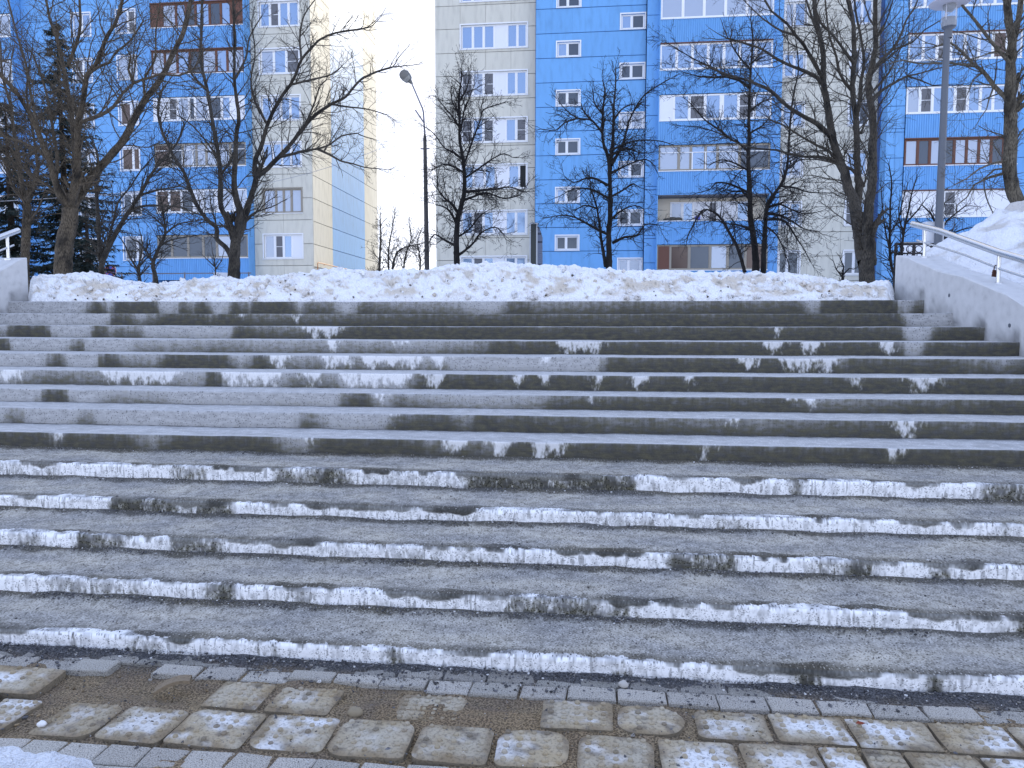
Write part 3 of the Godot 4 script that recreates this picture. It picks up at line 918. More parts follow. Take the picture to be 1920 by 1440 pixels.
	tactile_tile(-1.462, -2.732, 0.306, 0.255, 0.040, 0.80, 38, pv, Vector3(0.007, -0.021, -0.018), 0.007, 5)
	tactile_tile(-1.148, -2.732, 0.292, 0.255, 0.045, 0.75, 39, pv, Vector3(-0.010, 0.030, -0.015), 0.007, 5)
	tactile_tile(-0.840, -2.732, 0.300, 0.255, 0.050, 0.40, 40, pv, Vector3(0.011, -0.005, 0.020), 0.007, 5)
	tactile_tile(-0.526, -2.732, 0.283, 0.255, 0.045, 0.80, 41, pv, Vector3(-0.010, -0.005, -0.019), 0.006, 5)
	tactile_tile(-0.229, -2.732, 0.268, 0.255, 0.060, 0.55, 42, pv, Vector3(-0.010, 0.023, 0.013), 0.007, 5)
	tactile_tile(0.077, -2.732, 0.277, 0.255, 0.060, 0.65, 43, pv, Vector3(-0.019, -0.015, -0.010), 0.004, 5)
	tactile_tile(0.378, -2.732, 0.282, 0.255, 0.020, 0.95, 44, pv, Vector3(-0.011, 0.022, -0.014), 0.003, 5)
	tactile_tile(0.673, -2.732, 0.275, 0.255, 0.012, 0.65, 45, pv, Vector3(0.017, 0.004, 0.020), 0.006, 5)
	tactile_tile(0.891, -2.732, 0.136, 0.255, 0.012, 0.80, 46, pv, Vector3(0.016, 0.009, 0.012), 0.009, 5)
	tactile_tile(1.041, -2.732, 0.137, 0.255, 0.012, 0.60, 47, pv, Vector3(-0.000, -0.024, -0.012), 0.011, 5)
	tactile_tile(1.250, -2.732, 0.248, 0.255, 0.030, 0.60, 48, pv, Vector3(0.016, 0.025, -0.007), 0.009, 5)
	tactile_tile(1.510, -2.732, 0.239, 0.255, 0.012, 0.90, 49, pv, Vector3(0.012, 0.009, 0.013), 0.007, 5)
	tactile_tile(1.763, -2.732, 0.239, 0.255, 0.015, 0.70, 50, pv, Vector3(0.006, 0.011, -0.009), 0.011, 5)
	tactile_tile(2.013, -2.732, 0.233, 0.255, 0.020, 0.60, 51, pv, Vector3(0.018, -0.026, 0.019), 0.012, 5)
	tactile_tile(2.266, -2.732, 0.244, 0.255, 0.020, 0.70, 52, pv, Vector3(0.007, -0.027, 0.016), 0.003, 5)
	# granite pavers in two rows at the foot of the stairs, and in the row nearest the viewer
	var x := -4.4
	while x < 3.2:
		var w := R.randf_range(0.19, 0.215)
		if not (x > -2.3 and x < -2.12):
			var zf := -3.125 + R.randf_range(-0.012, 0.006)
			if x > -1.55 and x < -0.85: zf -= 0.03
			paver(x + 0.004, x + w - 0.004, -3.235, zf, G + 0.004 + R.randf_range(-0.006, 0.008), pv, R.randf_range(0.85, 1.12))
		paver(x + 0.06, x + w + 0.052, -3.36, -3.245, G - 0.002 + R.randf_range(-0.004, 0.004), pv, R.randf_range(0.7, 0.95))
		x += w
	for row in 3:
		x = -3.6 + 0.07 * row
		while x < 2.6:
			var w := R.randf_range(0.15, 0.175)
			paver(x + 0.004, x + w - 0.004, -2.575 + row * 0.125, -2.458 + row * 0.125, G + R.randf_range(-0.003, 0.003), pv, R.randf_range(0.9, 1.15))
			x += w
	# thin refrozen snow at the lower left
	P = PackedVector3Array()
	C = PackedColorArray()
	var n := 90
	for j in 50:
		var z := -2.62 + j * 0.02
		for i in n:
			var xx := -3.6 + i * 0.025
			var lim := -1.62 + 0.16 * nz(z * 5.0, 1.0) + 0.05 * nz(z * 20.0, 3.0)
			var front := -2.545 + 0.05 * nz(xx * 5.0, 8.0) + 0.02 * nz(xx * 18.0, 9.0) + 0.10 * smoothstep(-1.95, -1.6, xx) + 0.05 * smoothstep(-2.15, -2.3, xx)
			var a := minf((lim - xx) / 0.10, (z - front) / 0.05)
			var y := G - 0.03 + clampf(a, 0.0, 1.0) * (0.042 + 0.010 * nz(xx * 8.0, z * 8.0, 2.0)) + (0.004 * nz(xx * 30.0, z * 30.0, 5.0) if a > 0.0 else 0.0)
			P.append(Vector3(xx, y, z))
			C.append(Color(0.70, 0.72, 0.75).lerp(Color(0.42, 0.42, 0.43), clampf(0.9 * nz(xx * 4.0, z * 5.0, 12.0), 0.0, 0.8)))
	b = MB.new()
	b.sheet(P, n, C)
	tag(obj("snow_patch", b, M.snow), "thin crust of grey snow on the pavers at the lower left", "", "", "stuff")
	# loose stones and a leaf
	stone("stone", "sand coloured round stone lying in the sand between the tactile tiles", Vector3(-0.96, G + 0.006, -2.90), 0.028, Color(0.25, 0.205, 0.14))
	stone("stone", "pale grey stone on the granite pavers at the foot of the stairs", Vector3(0.12, G + 0.018, -3.25), 0.02, Color(0.42, 0.40, 0.37))
	stone("stone", "small white stone lying on a cracked tactile tile at the far left", Vector3(-2.14, G + 0.012, -2.66), 0.016, Color(0.72, 0.72, 0.72))
	b = MB.new()
	b.col = Color(0.22, 0.17, 0.11)
	var pts := []
	for i in 7:
		var a := i / 6.0
		pts.append(Vector3(-0.07 + a * 0.15, 0.01 + 0.030 * sin(a * 2.4), 0.0))
	for i in 6:
		var p: Vector3 = pts[i]
		var q: Vector3 = pts[i + 1]
		var wv := Vector3(0, 0, 0.03)
		var up := Vector3(0, 0.014, 0)
		b.quad(p + wv + up, p - wv + up, q - wv + up, q + wv + up)
		b.quad(p + wv, p + wv + up, q + wv + up, q + wv)
		b.quad(q - wv, q - wv + up, p - wv + up, p - wv)
		b.quad(p - wv, p + wv, q + wv, q - wv)
	var br := obj("tile_fragment", b, M.tactile, self, Vector3(-1.80, G - 0.004, -3.0))
	br.rotation = Vector3(0, 0.35, 0.12)
	tag(br, "curved brown fragment of a broken tile sticking out of the sand", "fragment")
	b = MB.new()
	b.col = Color(0.20, 0.045, 0.02)
	b.quad(Vector3(-0.02, 0.004, 0.006), Vector3(-0.006, 0.008, -0.009), Vector3(0.02, 0.004, -0.004), Vector3(0.004, 0.003, 0.010))
	b.quad(Vector3(0.004, 0.003, 0.010), Vector3(0.02, 0.004, -0.004), Vector3(0.026, 0.010, 0.004), Vector3(0.012, 0.009, 0.012))
	var lf := obj("dry_leaf", b, M.stone, self, Vector3(1.03, G + 0.014, -3.03))
	tag(lf, "curled red brown dry leaf on a frosted tactile tile", "leaf")

func stone(called: String, label: String, at: Vector3, r: float, col: Color) -> void:
	var b := MB.new()
	b.col = col
	var P := PackedVector3Array()
	for j in 7:
		for i in 11:
			var a := -TAU * i / 10.0
			var e := PI * 0.5 - PI * j / 6.0
			var d := Vector3(cos(a) * cos(e), sin(e), sin(a) * cos(e))
			P.append(d * r * (1.0 + 0.28 * nz(d.x * 1.3 + at.x * 9.0, d.y * 1.3, d.z * 1.3)) * Vector3(1.15, 0.8, 0.95))
	b.sheet(flip(P, 11), 11)
	tag(obj(called, b, M.stone, self, at), label, "stone", "loose stones on the pavement")

# ---------------------------------------------------------------- snow
func snow() -> void:
	var top := PackedFloat32Array([-9.01, 0.424, -8.55, 0.430, -8.10, 0.477, -7.74, 0.483, -7.39, 0.382, -7.04, 0.331, -6.69, 0.289, -6.33, 0.353, -5.90, 0.400, -5.30, 0.389, -4.79, 0.410, -4.20, 0.479, -3.79, 0.525, -3.21, 0.473, -2.56, 0.509, -2.00, 0.584, -1.36, 0.610, -0.97, 0.561, -0.50, 0.542, 0.04, 0.500, 0.58, 0.459, 1.03, 0.471, 1.33, 0.432, 1.85, 0.444, 2.29, 0.426, 2.81, 0.386, 3.24, 0.295, 3.53, 0.278, 3.89, 0.292, 4.10, 0.313])
	var cols := 540
	var rows := 84
	var P := PackedVector3Array()
	var C := PackedColorArray()
	for j in rows:
		for i in cols:
			var s := 1.0 - float(j) / (rows - 1)          # 0 at the foot, 1 at the far side
			var z := -10.385 - 2.6 * pow(s, 1.25)
			# both ends lie clear of the parapets
			var xl := -8.24 + 0.80 * (z + 10.36)
			var xr := 3.72 - 0.41 * (z + 10.36)
			var x := lerpf(xl, xr, float(i) / (cols - 1))
			var side := smoothstep(0.0, 0.10, minf(x - xl, xr - x))
			z -= 0.03 * nz(x * 2.5, 70.0)
			var t := clampf((-z - 10.375) / 0.95, 0.0, 1.0)
			var yt := key(top, x) + 0.006 * nz(x * 7.0, 21.0) - 0.032
			var y := yt * (1.0 - pow(1.0 - t, 2.2))
			if z < -11.33: y = yt * (1.0 - 0.85 * smoothstep(0.0, 1.6, -z - 11.33))
			var k := smoothstep(0.0, 0.3, t)
			var lump := absf(nz(x * 1.9, z * 2.4, 3.0))
			var c2 := nz(x * 5.5, z * 6.0, 9.0)
			var c3 := nz(x * 15.0, z * 15.0, 13.0)
			var front := 1.0 - smoothstep(0.7, 1.0, t) * 0.9
			var c4 := absf(nz(x * 9.0, z * 9.0, 17.0))
			y += k * front * (0.11 * (0.35 - lump) + 0.055 * c2 + 0.022 * (0.3 - c4) + 0.012 * c3) + (0.008 * absf(c3) if t > 0.0 else 0.0)
			z += k * front * (0.05 * c2 + 0.012 * c3)
			if j == rows - 1: P.append(Vector3(x, -0.12, -10.352))
			else: P.append(Vector3(x, lerpf(-0.06, maxf(y, -0.03), pow(side, 0.4)), z))
			# old dirt: brown where the plough turned it up, more on the face than on the crest
			var dirt := smoothstep(0.10, 0.55, nz(x * 1.2, z * 2.6, 30.0) * 0.8 + 0.75 * nz(x * 3.4, y * 8.0, 33.0) + 0.45 * nz(x * 13.0, y * 20.0, 35.0) + 0.26) * (1.0 - 0.9 * smoothstep(0.35, 0.75, t)) * smoothstep(0.0, 0.12, t)
			var cc := Color(0.86, 0.865, 0.87).lerp(Color(0.54, 0.45, 0.32), dirt * 0.7)
			if nz(x * 11.0, y * 14.0, 40.0) > 0.42 and dirt > 0.25: cc = cc.lerp(Color(0.16, 0.14, 0.12), 0.6)
			C.append(cc)
	var b := MB.new()
	b.sheet(P, cols, C)
	tag(obj("snow_bank", b, M.snow), "long bank of dirty ploughed snow on the landing above the top step", "", "", "stuff")
	var clod := MB.new()
	P = PackedVector3Array()
	for j in 5:
		for i in 8:
			var a := -TAU * i / 7.0
			var e := PI * 0.5 - PI * j / 4.0
			P.append(Vector3(cos(a) * cos(e) * 1.2, sin(e) * 0.75, sin(a) * cos(e)) * (1.0 + 0.32 * sin(cos(a) * 5.0 + j * 1.7)))
	clod.sheet(flip(P, 8), 8)
	var mm := MultiMesh.new()
	mm.transform_format = MultiMesh.TRANSFORM_3D
	mm.use_colors = true
	mm.mesh = clod.mesh()
	mm.instance_count = 330
	for i in 330:
		var x := R.randf_range(-8.1, 3.6)
		var z := -10.40 - 0.75 * pow(R.randf(), 1.6)
		var t := clampf((-z - 10.375) / 0.95, 0.0, 1.0)
		var y := key(top, x) * (1.0 - pow(1.0 - t, 2.2)) * 0.93
		var dark := R.randf() < 0.22
		var r := (R.randf_range(0.006, 0.016) if dark else R.randf_range(0.012, 0.055) * (0.5 + 0.5 * R.randf()))
		var bs := Basis.from_euler(Vector3(R.randf() * 3.0, R.randf() * 6.0, R.randf() * 3.0)).scaled(Vector3.ONE * r)
		mm.set_instance_transform(i, Transform3D(bs, Vector3(x, y, z + 0.03)))
		var w := R.randf_range(0.68, 0.88)
		var cc := Color(w, w, w).lerp(Color(0.5, 0.4, 0.28), 0.8 * R.randf() * R.randf())
		if dark: cc = Color(0.12, 0.10, 0.08)
		mm.set_instance_color(i, cc)
	var mi := MultiMeshInstance3D.new()
	mi.name = "snow_clods"
	mi.multimesh = mm
	mi.material_override = M.stone
	add_child(mi)
	tag(mi, "small clods of snow and bits of dirt lying on the snow bank", "", "", "stuff")
	# the mound behind the right parapet
	P = PackedVector3Array()
	C = PackedColorArray()
	var wy := PackedFloat32Array([-11.4, 0.655, -11.05, 0.575, -10.35, 0.37, -9.76, 0.2, -9.24, 0.06, -8.33, -0.2, -6.0, -0.92, -3.2, -1.7])
	cols = 130
	rows = 130
	for j in rows:
		var z := -12.8 + 7.6 * j / (rows - 1)
		for i in cols:
			var u := float(i) / (cols - 1)
			var off := 5.0 * pow(u, 1.6)
			var edge := 0.40 + 0.03 * nz(z * 5.0, 51.0) + 0.012 * nz(z * 19.0, 52.0)
			var x := wall_x(maxf(z, -11.2)) + edge + off
			var yw := key(wy, z)
			var y := yw - 0.03 + 0.62 * pow(off, 0.85) * (1.0 if off < 1.6 else 1.0)
			if off > 1.2: y = yw - 0.03 + 0.62 * pow(1.2, 0.85) + 0.12 * (off - 1.2)
			y += smoothstep(0.0, 0.05, off) * 0.035
			var back := smoothstep(-11.25, -12.4, z)
			y = lerpf(y, -0.1, back)
			y += smoothstep(0.02, 0.5, off) * (0.10 * nz(x * 1.6, z * 1.6, 5.0) + 0.05 * nz(x * 4.5, z * 4.5, 6.0)) + 0.012 * nz(x * 13.0, z * 13.0, 7.0)
			P.append(Vector3(x, y, z))
			var dirt := smoothstep(0.0, 0.5, nz(x * 1.8, z * 1.4, 60.0) + 0.4 * nz(x * 6.0, z * 6.0, 61.0) + 0.5 * smoothstep(0.4, 1.0, off) - 0.15)
			C.append(Color(0.80, 0.81, 0.83).lerp(Color(0.47, 0.43, 0.37), dirt * 0.7))
	b = MB.new()
	b.sheet(P, cols, C)
	tag(obj("snow_mound", b, M.snow), "tall mound of old grey snow behind the right parapet wall", "", "", "stuff")

# ---------------------------------------------------------------- buildings
func shade(v: float) -> Color:
	return Color(v, v, v)

func in_any(holes: Array, x: float, y: float) -> bool:
	for h in holes:
		if x > h.position.x and x < h.end.x and y > h.position.y and y < h.end.y: return true
	return false

# a wall of cladding panels: one part per panel, openings left free; ax 0: facing +z at plane w; ax 1: facing +x at plane w (x stands for -z)
func cladding(parent: Node, x0: float, x1: float, ys: Array, nx: int, holes: Array, w: float, m: Material, ax := 0, gap := 0.03, vgap := 0.012) -> void:
	for j in ys.size() - 1:
		var ya: float = ys[j] + gap * 0.5
		var yb: float = ys[j + 1] - gap * 0.5
		for i in nx:
			var xa := x0 + (x1 - x0) * i / nx + vgap * 0.5
			var xb := x0 + (x1 - x0) * (i + 1) / nx - vgap * 0.5
			var xs := [xa, xb]
			var yy := [ya, yb]
			for h in holes:
				for q in [h.position.x, h.end.x]:
					if q > xa + 0.001 and q < xb - 0.001 and h.position.y < yb and h.end.y > ya: xs.append(q)
				for q in [h.position.y, h.end.y]:
					if q > ya + 0.001 and q < yb - 0.001 and h.position.x < xb and h.end.x > xa: yy.append(q)
			xs.sort()
			yy.sort()
			var b := MB.new()
			b.col = shade(R.randf_range(0.955, 1.03))
			for a in xs.size() - 1:
				for c in yy.size() - 1:
					var p := Vector2(xs[a], yy[c])
					var q := Vector2(xs[a + 1], yy[c + 1])
					if q.x - p.x < 0.002 or q.y - p.y < 0.002: continue
					var mid := (p + q) * 0.5
					if in_any(holes, mid.x, mid.y): continue
					var skip := "-z"
					if a > 0 and not in_any(holes, p.x - 0.002, mid.y): skip += "-x"
					if a < xs.size() - 2 and not in_any(holes, q.x + 0.002, mid.y): skip += "+x"
					if c > 0 and not in_any(holes, mid.x, p.y - 0.002): skip += "-y"
					if c < yy.size() - 2 and not in_any(holes, mid.x, q.y + 0.002): skip += "+y"
					b.box(Vector3(p.x, p.y, -0.14), Vector3(q.x, q.y, 0.0), skip)
			if b.v.size() == 0: continue
			var o := obj("cladding_panel", b, m, parent)
			if ax == 0: o.position = Vector3(0, 0, w)
			else: o.transform = Transform3D(Basis(Vector3(0, 0, -1), Vector3(0, 1, 0), Vector3(1, 0, 0)), Vector3(w, 0, 0))

func pane_mat(k: String) -> Material:
	return {"b": M.pane_blue, "d": M.pane_dark, "s": M.pane_screen, "c": M.pane_curtain, "w": M.white_panel, "o": M.pane_open, "n": M.pane_brown, "p": M.white_panel, "t": M.brown_wood}[k]

# a window in an opening: white frame, panes by letters with widths; lay like "b1.0 s0.8 w1.2"
func window(parent: Node, x0: float, x1: float, y0: float, y1: float, w: float, lay: String, trim := true, frame_m: Material = null, called := "window") -> MeshInstance3D:
	var fm: Material = frame_m if frame_m else M.white_plastic
	var b := MB.new()
	var f := 0.055
	var zf := w - 0.085
	var zb := w - 0.135
	if trim:
		var e := 0.07
		b.box(Vector3(x0 - e, y1 + 0.002, w - 0.13), Vector3(x1 + e, y1 + e, w + 0.035))
		b.box(Vector3(x0 - e, y0 - 0.002, w - 0.13), Vector3(x0 - 0.002, y1 + 0.002, w + 0.03))
		b.box(Vector3(x1 + 0.002, y0 - 0.002, w - 0.13), Vector3(x1 + e, y1 + 0.002, w + 0.03))
	b.box(Vector3(x0 + 0.002, y0 + 0.002, zb), Vector3(x1 - 0.002, y0 + f, zf))
	b.box(Vector3(x0 + 0.002, y1 - f, zb), Vector3(x1 - 0.002, y1 - 0.002, zf))
	b.box(Vector3(x0 + 0.002, y0 + f, zb), Vector3(x0 + f, y1 - f, zf))
	b.box(Vector3(x1 - f, y0 + f, zb), Vector3(x1 - 0.002, y1 - f, zf))
	var parts := lay.split(" ", false)
	var total := 0.0
	for p in parts: total += p.substr(1).to_float()
	var x := x0 + f
	var wide := x1 - x0 - 2.0 * f
	var panes := []
	for i in parts.size():
		var p: String = parts[i]
		var pw := p.substr(1).to_float() / total * wide
		var xe := x + pw
		if i < parts.size() - 1: b.box(Vector3(xe - 0.04, y0 + f, zb), Vector3(xe + 0.04, y1 - f, zf))
		var pa := x + (0.04 if i > 0 else 0.0)
		var pb := xe - (0.04 if i < parts.size() - 1 else 0.0)
		# a sash of its own round each pane that opens
		var kind := p.substr(0, 1)
		var sash := 0.035 if kind in "bdscn" else 0.0
		if sash > 0.0:
			b.box(Vector3(pa, y0 + f, zb + 0.01), Vector3(pa + sash, y1 - f, zf - 0.008))
			b.box(Vector3(pb - sash, y0 + f, zb + 0.01), Vector3(pb, y1 - f, zf - 0.008))
			b.box(Vector3(pa + sash, y0 + f, zb + 0.01), Vector3(pb - sash, y0 + f + sash, zf - 0.008))
			b.box(Vector3(pa + sash, y1 - f - sash, zb + 0.01), Vector3(pb - sash, y1 - f, zf - 0.008))
		if kind == "s":
			var my := lerpf(y0, y1, 0.5)
			b.box(Vector3(pa + sash, my - 0.015, zb + 0.01), Vector3(pb - sash, my + 0.015, zf - 0.012))
		panes.append([pa + sash, pb - sash, kind])
		x = xe
	var o := obj(called, b, fm, parent)
	for q in panes:
		var pm := MB.new()
		var zz := zf - (0.03 if q[2] != "w" and q[2] != "t" else 0.012)
		var slack := 0.035 if q[2] in "bdscn" else 0.0
		pm.box(Vector3(q[0], y0 + f + slack, zb + 0.004), Vector3(q[1], y1 - f - slack, zz), "-z")
		obj("infill_panel" if q[2] in "wt" else "pane", pm, pane_mat(q[2]), o)
	if trim:
		var s := MB.new()
		s.quad(Vector3(x0 - 0.08, y0 - 0.02, w + 0.07), Vector3(x0 - 0.08, y0, w - 0.08), Vector3(x1 + 0.08, y0, w - 0.08), Vector3(x1 + 0.08, y0 - 0.02, w + 0.07))
		s.box(Vector3(x0 - 0.08, y0 - 0.06, w + 0.003), Vector3(x1 + 0.08, y0 - 0.022, w + 0.07))
		obj("sill", s, M.white_plastic, o)
	return o

# corrugated sheet between two corners in the plane z = w, ribs every 0.12 m
func ribbed(parent: Node, x0: float, x1: float, y0: float, y1: float, w: float, m: Material, tone := 1.0) -> void:
	var b := MB.new()
	b.col = shade(tone)
	var n := int((x1 - x0) / 0.115)
	var s := (x1 - x0) / n
	for i in n:
		var x := x0 + i * s
		var q := [Vector2(x, 0), Vector2(x + s * 0.52, 0), Vector2(x + s * 0.60, -0.03), Vector2(x + s * 0.92, -0.03), Vector2(x + s, 0)]
		for j in 4:
			var a: Vector2 = q[j]
			var c: Vector2 = q[j + 1]
			b.quad(Vector3(a.x, y0, w + a.y), Vector3(a.x, y1, w + a.y), Vector3(c.x, y1, w + c.y), Vector3(c.x, y0, w + c.y))
	b.box(Vector3(x0, y0, w - 0.06), Vector3(x1, y1, w - 0.033))
	b.box(Vector3(x0 + 0.001, y0 + 0.001, w - 0.03), Vector3(x0 + 0.01, y1, w - 0.003))
	b.box(Vector3(x1 - 0.01, y0 + 0.001, w - 0.03), Vector3(x1 - 0.001, y1, w - 0.003))
	obj("ribbed_front", b, m, parent)

# one storey of a loggia column: slab and side cheeks, ribbed front below, glazing above
func balcony(parent: Node, x0: float, x1: float, sill: float, w: float, lay: String, style: String, glaze_h: float, storey: float) -> void:
	var b := MB.new()
	var depth := 0.95
	var floor_y := sill - (storey - glaze_h) + 0.02
	b.box(Vector3(x0, floor_y - 0.02, w - depth), Vector3(x1, floor_y + 0.16, w - 0.062))
	var o := obj("balcony", b, M.soffit, parent)
	ribbed(o, x0, x1, floor_y - 0.04, sill - 0.045, w, M.blue_cladding, R.randf_range(0.96, 1.03))
	var s := MB.new()
	s.box(Vector3(x0 - 0.01, sill - 0.042, w - 0.07), Vector3(x1 + 0.01, sill, w + 0.035))
	obj("sill", s, M.white_plastic, o)
	var top := sill + glaze_h - 0.05
	if style == "open":
		var bb := MB.new()
		bb.box(Vector3(x0, sill - 0.8, w - depth - 0.06), Vector3(x1, top + 0.1, w - depth))
		obj("back_wall", bb, M.loggia_plaster, o)
		window(o, x0 + 0.75, x1 - 0.9, sill - 0.1, top - 0.22, w - depth + 0.14, lay, false, null, "balcony_window")
		bb = MB.new()
		bb.box(Vector3(x0, top - 0.02, w - depth), Vector3(x1, top + 0.05, w - 0.07))
		obj("soffit", bb, M.soffit, o)
		return
	var fm: Material = M.white_plastic
	if style == "wood": fm = M.brown_wood
	if style == "greywood": fm = M.grey_wood
	if style == "split": fm = M.grey_wood
	window(o, x0 + 0.003, x1 - 0.003, sill + 0.003, top, w + 0.03, lay, false, fm, "glazing")
	if style in ["wood", "white_dark"]:
		var h := MB.new()
		h.box(Vector3(x0, top + 0.004, w - 0.1), Vector3(x1, top + 0.055, w + 0.03))
		obj("head_flashing", h, M.brown_wood, o)
	if style == "split":
		var h := MB.new()
		h.box(Vector3(x0 + 0.06, lerpf(sill, top, 0.70), w - 0.1), Vector3(x1 - 0.06, lerpf(sill, top, 0.73), w - 0.04))
		h.box(Vector3(lerpf(x0, x1, 0.30), sill + 0.06, w - 0.095), Vector3(lerpf(x0, x1, 0.31), lerpf(sill, top, 0.70), w - 0.03))
		h.box(Vector3(lerpf(x0, x1, 0.42), sill + 0.06, w - 0.095), Vector3(lerpf(x0, x1, 0.43), lerpf(sill, top, 0.70), w - 0.03))
		obj("glazing_bar", h, M.white_plastic if "c" in lay else M.brown_wood, o)

func cheek(parent: Node, xa: float, xb: float, z0: float, z1: float) -> void:
	var b := MB.new()
	b.box(Vector3(xa, 0.0, z0), Vector3(xb, 25.9, z1))
	obj("cheek_wall", b, M.blue_cladding, parent)

func core(parent: Node, x0: float, x1: float, y0: float, y1: float, z0: float, z1: float, m: Material) -> void:
	var b := MB.new()
	b.box(Vector3(x0, y0, z0), Vector3(x1, y1, z1))
	obj("wall", b, m, parent)

func seq(a: float, step: float, n: int, offs: Array) -> Array:
	var r := []
	for k in n:
		for o in offs: r.append(a + k * step + o)
	r.sort()
	return r

func right_building() -> void:
	var t := thing("apartment_building", "panel apartment building with blue stair tower and cream ends, right of the gap", "building", Vector3.ZERO, "apartment buildings behind the stairs")
	var H := 26.0
	var zb := -59.0
	# cores stand 0.14 behind the cladding
	core(t, -9.66, -3.76, -0.5, H, zb, -45.44, M.seam_cream)
	core(t, -3.76, 2.50, -0.5, H + 0.4, zb, -44.74, M.seam_blue)
	core(t, 2.50, 9.75, -0.5, H, zb, -44.56, M.seam_blue)
	core(t, 9.75, 15.0, -0.5, H, zb, -45.14, M.seam_cream)
	core(t, 15.0, 23.2, -0.5, H, zb, -44.56, M.seam_blue)
	core(t, 23.2, 33.0, -0.5, H, zb, -45.14, M.seam_cream)
	# cream strip with the wide windows
	var holes := []
	for k in 7: holes.append(Rect2(-8.15, 2.41 + 2.66 * k, 3.85, 1.35))
	cladding(t, -9.68, -3.74, [0.0, 2.20] + seq(2.20, 2.66, 9, [1.36, 2.66]), 4, holes, -45.3, M.cream_cladding)
	var lays := ["b1 s1 b1 w1.1 b1 b.9", "b1 s1 b1 w1.1 b1 b.9", "b1 c1 b1 w1.1 b1 o.55", "s1 b1 s1 w1.1 b1 s.9", "s1 c1 s1 w1.15 b.9 b.9", "b1 b1 b1 w1.15 b.95 b.8", "b1 b1 c1 w1.1 b1 b1"]
	for k in 7: window(t, -8.15, -4.30, 2.41 + 2.66 * k, 3.76 + 2.66 * k, -45.3, lays[k])
	# blue stair tower with its small staggered windows
	holes = []
	for k in 7:
		holes.append(Rect2(-2.52, 4.05 + 2.70 * k, 1.28, 0.80))
		holes.append(Rect2(1.04, 2.72 + 2.70 * k, 1.30, 0.80))
	cladding(t, -3.72, 2.42, [0.0, 1.28] + seq(1.28, 2.70, 9, [1.35, 2.70]), 3, holes, -44.6, M.blue_cladding, 0, 0.035, 0.003)
	for k in 7:
		window(t, -2.52, -1.24, 4.05 + 2.70 * k, 4.85 + 2.70 * k, -44.6, ["d.8 d1", "b.8 d1", "d.8 d1"][k % 3])
		window(t, 1.04, 2.34, 2.72 + 2.70 * k, 3.52 + 2.70 * k, -44.6, ["c.8 c1", "d.8 d1", "b.8 d1"][k % 3])
	# blue pilaster, loggias, pilaster
	cladding(t, 2.45, 3.12, [0.0, 1.9] + seq(1.9, 2.70, 9, [0.18, 1.35, 2.70]), 1, [], -44.2, M.blue_cladding)
	var la := ["t.7 n1.1 d1.2 c1 d1 n1.2", "c.6 b.6 w.8 s.5 w1 b.6", "c.8 c.5 b.6 b.5 c.9 d1.2", "w.85 b1 s1 b1 w.1 b1 s1 b1", "b1 b1 b1 b1 b1 b1 b1", "c1 c1 c1 c1 c1.2", "b1 b1 c1 b1 b1"]
	var sa := ["greywood", "open", "split", "white", "white_dark", "white", "white"]
	for k in 7: balcony(t, 3.14, 9.10, 2.80 + 2.70 * k, -43.6, la[k], sa[k], 1.42, 2.70)
	loggia_things(3.14, 5.50)
	cladding(t, 9.12, 9.74, [0.0, 1.9] + seq(1.9, 2.70, 9, [0.18, 1.35, 2.70]), 1, [], -44.2, M.blue_cladding)
	# cream strip with two window columns
	holes = []
	for k in 7:
		holes.append(Rect2(9.98, 2.60 + 2.71 * k, 1.13, 1.30))
		holes.append(Rect2(13.50, 2.60 + 2.71 * k, 1.10, 1.30))
	cladding(t, 9.78, 15.05, [0.0, 2.25] + seq(2.25, 2.71, 9, [1.38, 2.71]), 3, holes, -45.0, M.cream_cladding)
	for k in 7:
		window(t, 9.98, 11.11, 2.60 + 2.71 * k, 3.90 + 2.71 * k, -45.0, ["d.7 d1", "b1 b1", "b1 c1", "b.9 b1", "b1 b1", "c.8 b1", "b1 b1"][k])
		window(t, 13.50, 14.60, 2.60 + 2.71 * k, 3.90 + 2.71 * k, -45.0, ["d1 d1", "s1 b.9", "b.9 b1", "b1 d1", "d1 b1", "b1 b1", "b1 b1"][k])
	# second loggia stack with a pilaster that stands forward
	core(t, 15.06, 15.95, -0.5, H, -45.0, -43.85, M.blue_cladding)
	cheek(t, 3.10, 3.138, -44.5, -43.62)
	cheek(t, 9.102, 9.118, -44.5, -43.62)
	cheek(t, 21.622, 21.638, -44.5, -43.62)
	cladding(t, 15.07, 15.98, [0.0, 1.9] + seq(1.9, 2.70, 9, [0.18, 1.35, 2.70]), 2, [], -43.7, M.blue_cladding)
	var lb := ["w1 w1 w1 s.8 w1 w1 w1 w1", "w1.6 w1.6 s1 w1.3 w1.6 w1.6", "c1 d1 c1 d1 c1 c1 c1 d1 c1", "c1 s1 b1 b.8 s1 b1 b1 b1 b1", "b1 b1 s1 b1 b1 b1 n1 b1", "b1 b1 c1 b1 b1 b1 b1 b1", "b1 b1 b1 b1 b1 b1 b1 b1"]
	var sb := ["white", "white_dark", "wood", "white", "white_dark", "white", "white"]
	for k in 7: balcony(t, 16.0, 21.62, 2.82 + 2.70 * k, -43.6, lb[k], sb[k], 1.42, 2.70)
	cladding(t, 21.64, 23.1, [0.0, 1.9] + seq(1.9, 2.70, 9, [1.35, 2.70]), 2, [], -44.2, M.blue_cladding)
	cladding(t, 23.2, 33.0, [0.0, 2.25] + seq(2.25, 2.71, 9, [1.38, 2.71]), 3, [], -45.0, M.cream_cladding)
	# left end, which the gap shows edge on
	cladding(t, 45.4, 59.0, [0.0] + seq(0.0, 2.70, 10, [2.70]), 2, [], -9.52, M.cream_cladding, 1)
	var b := MB.new()
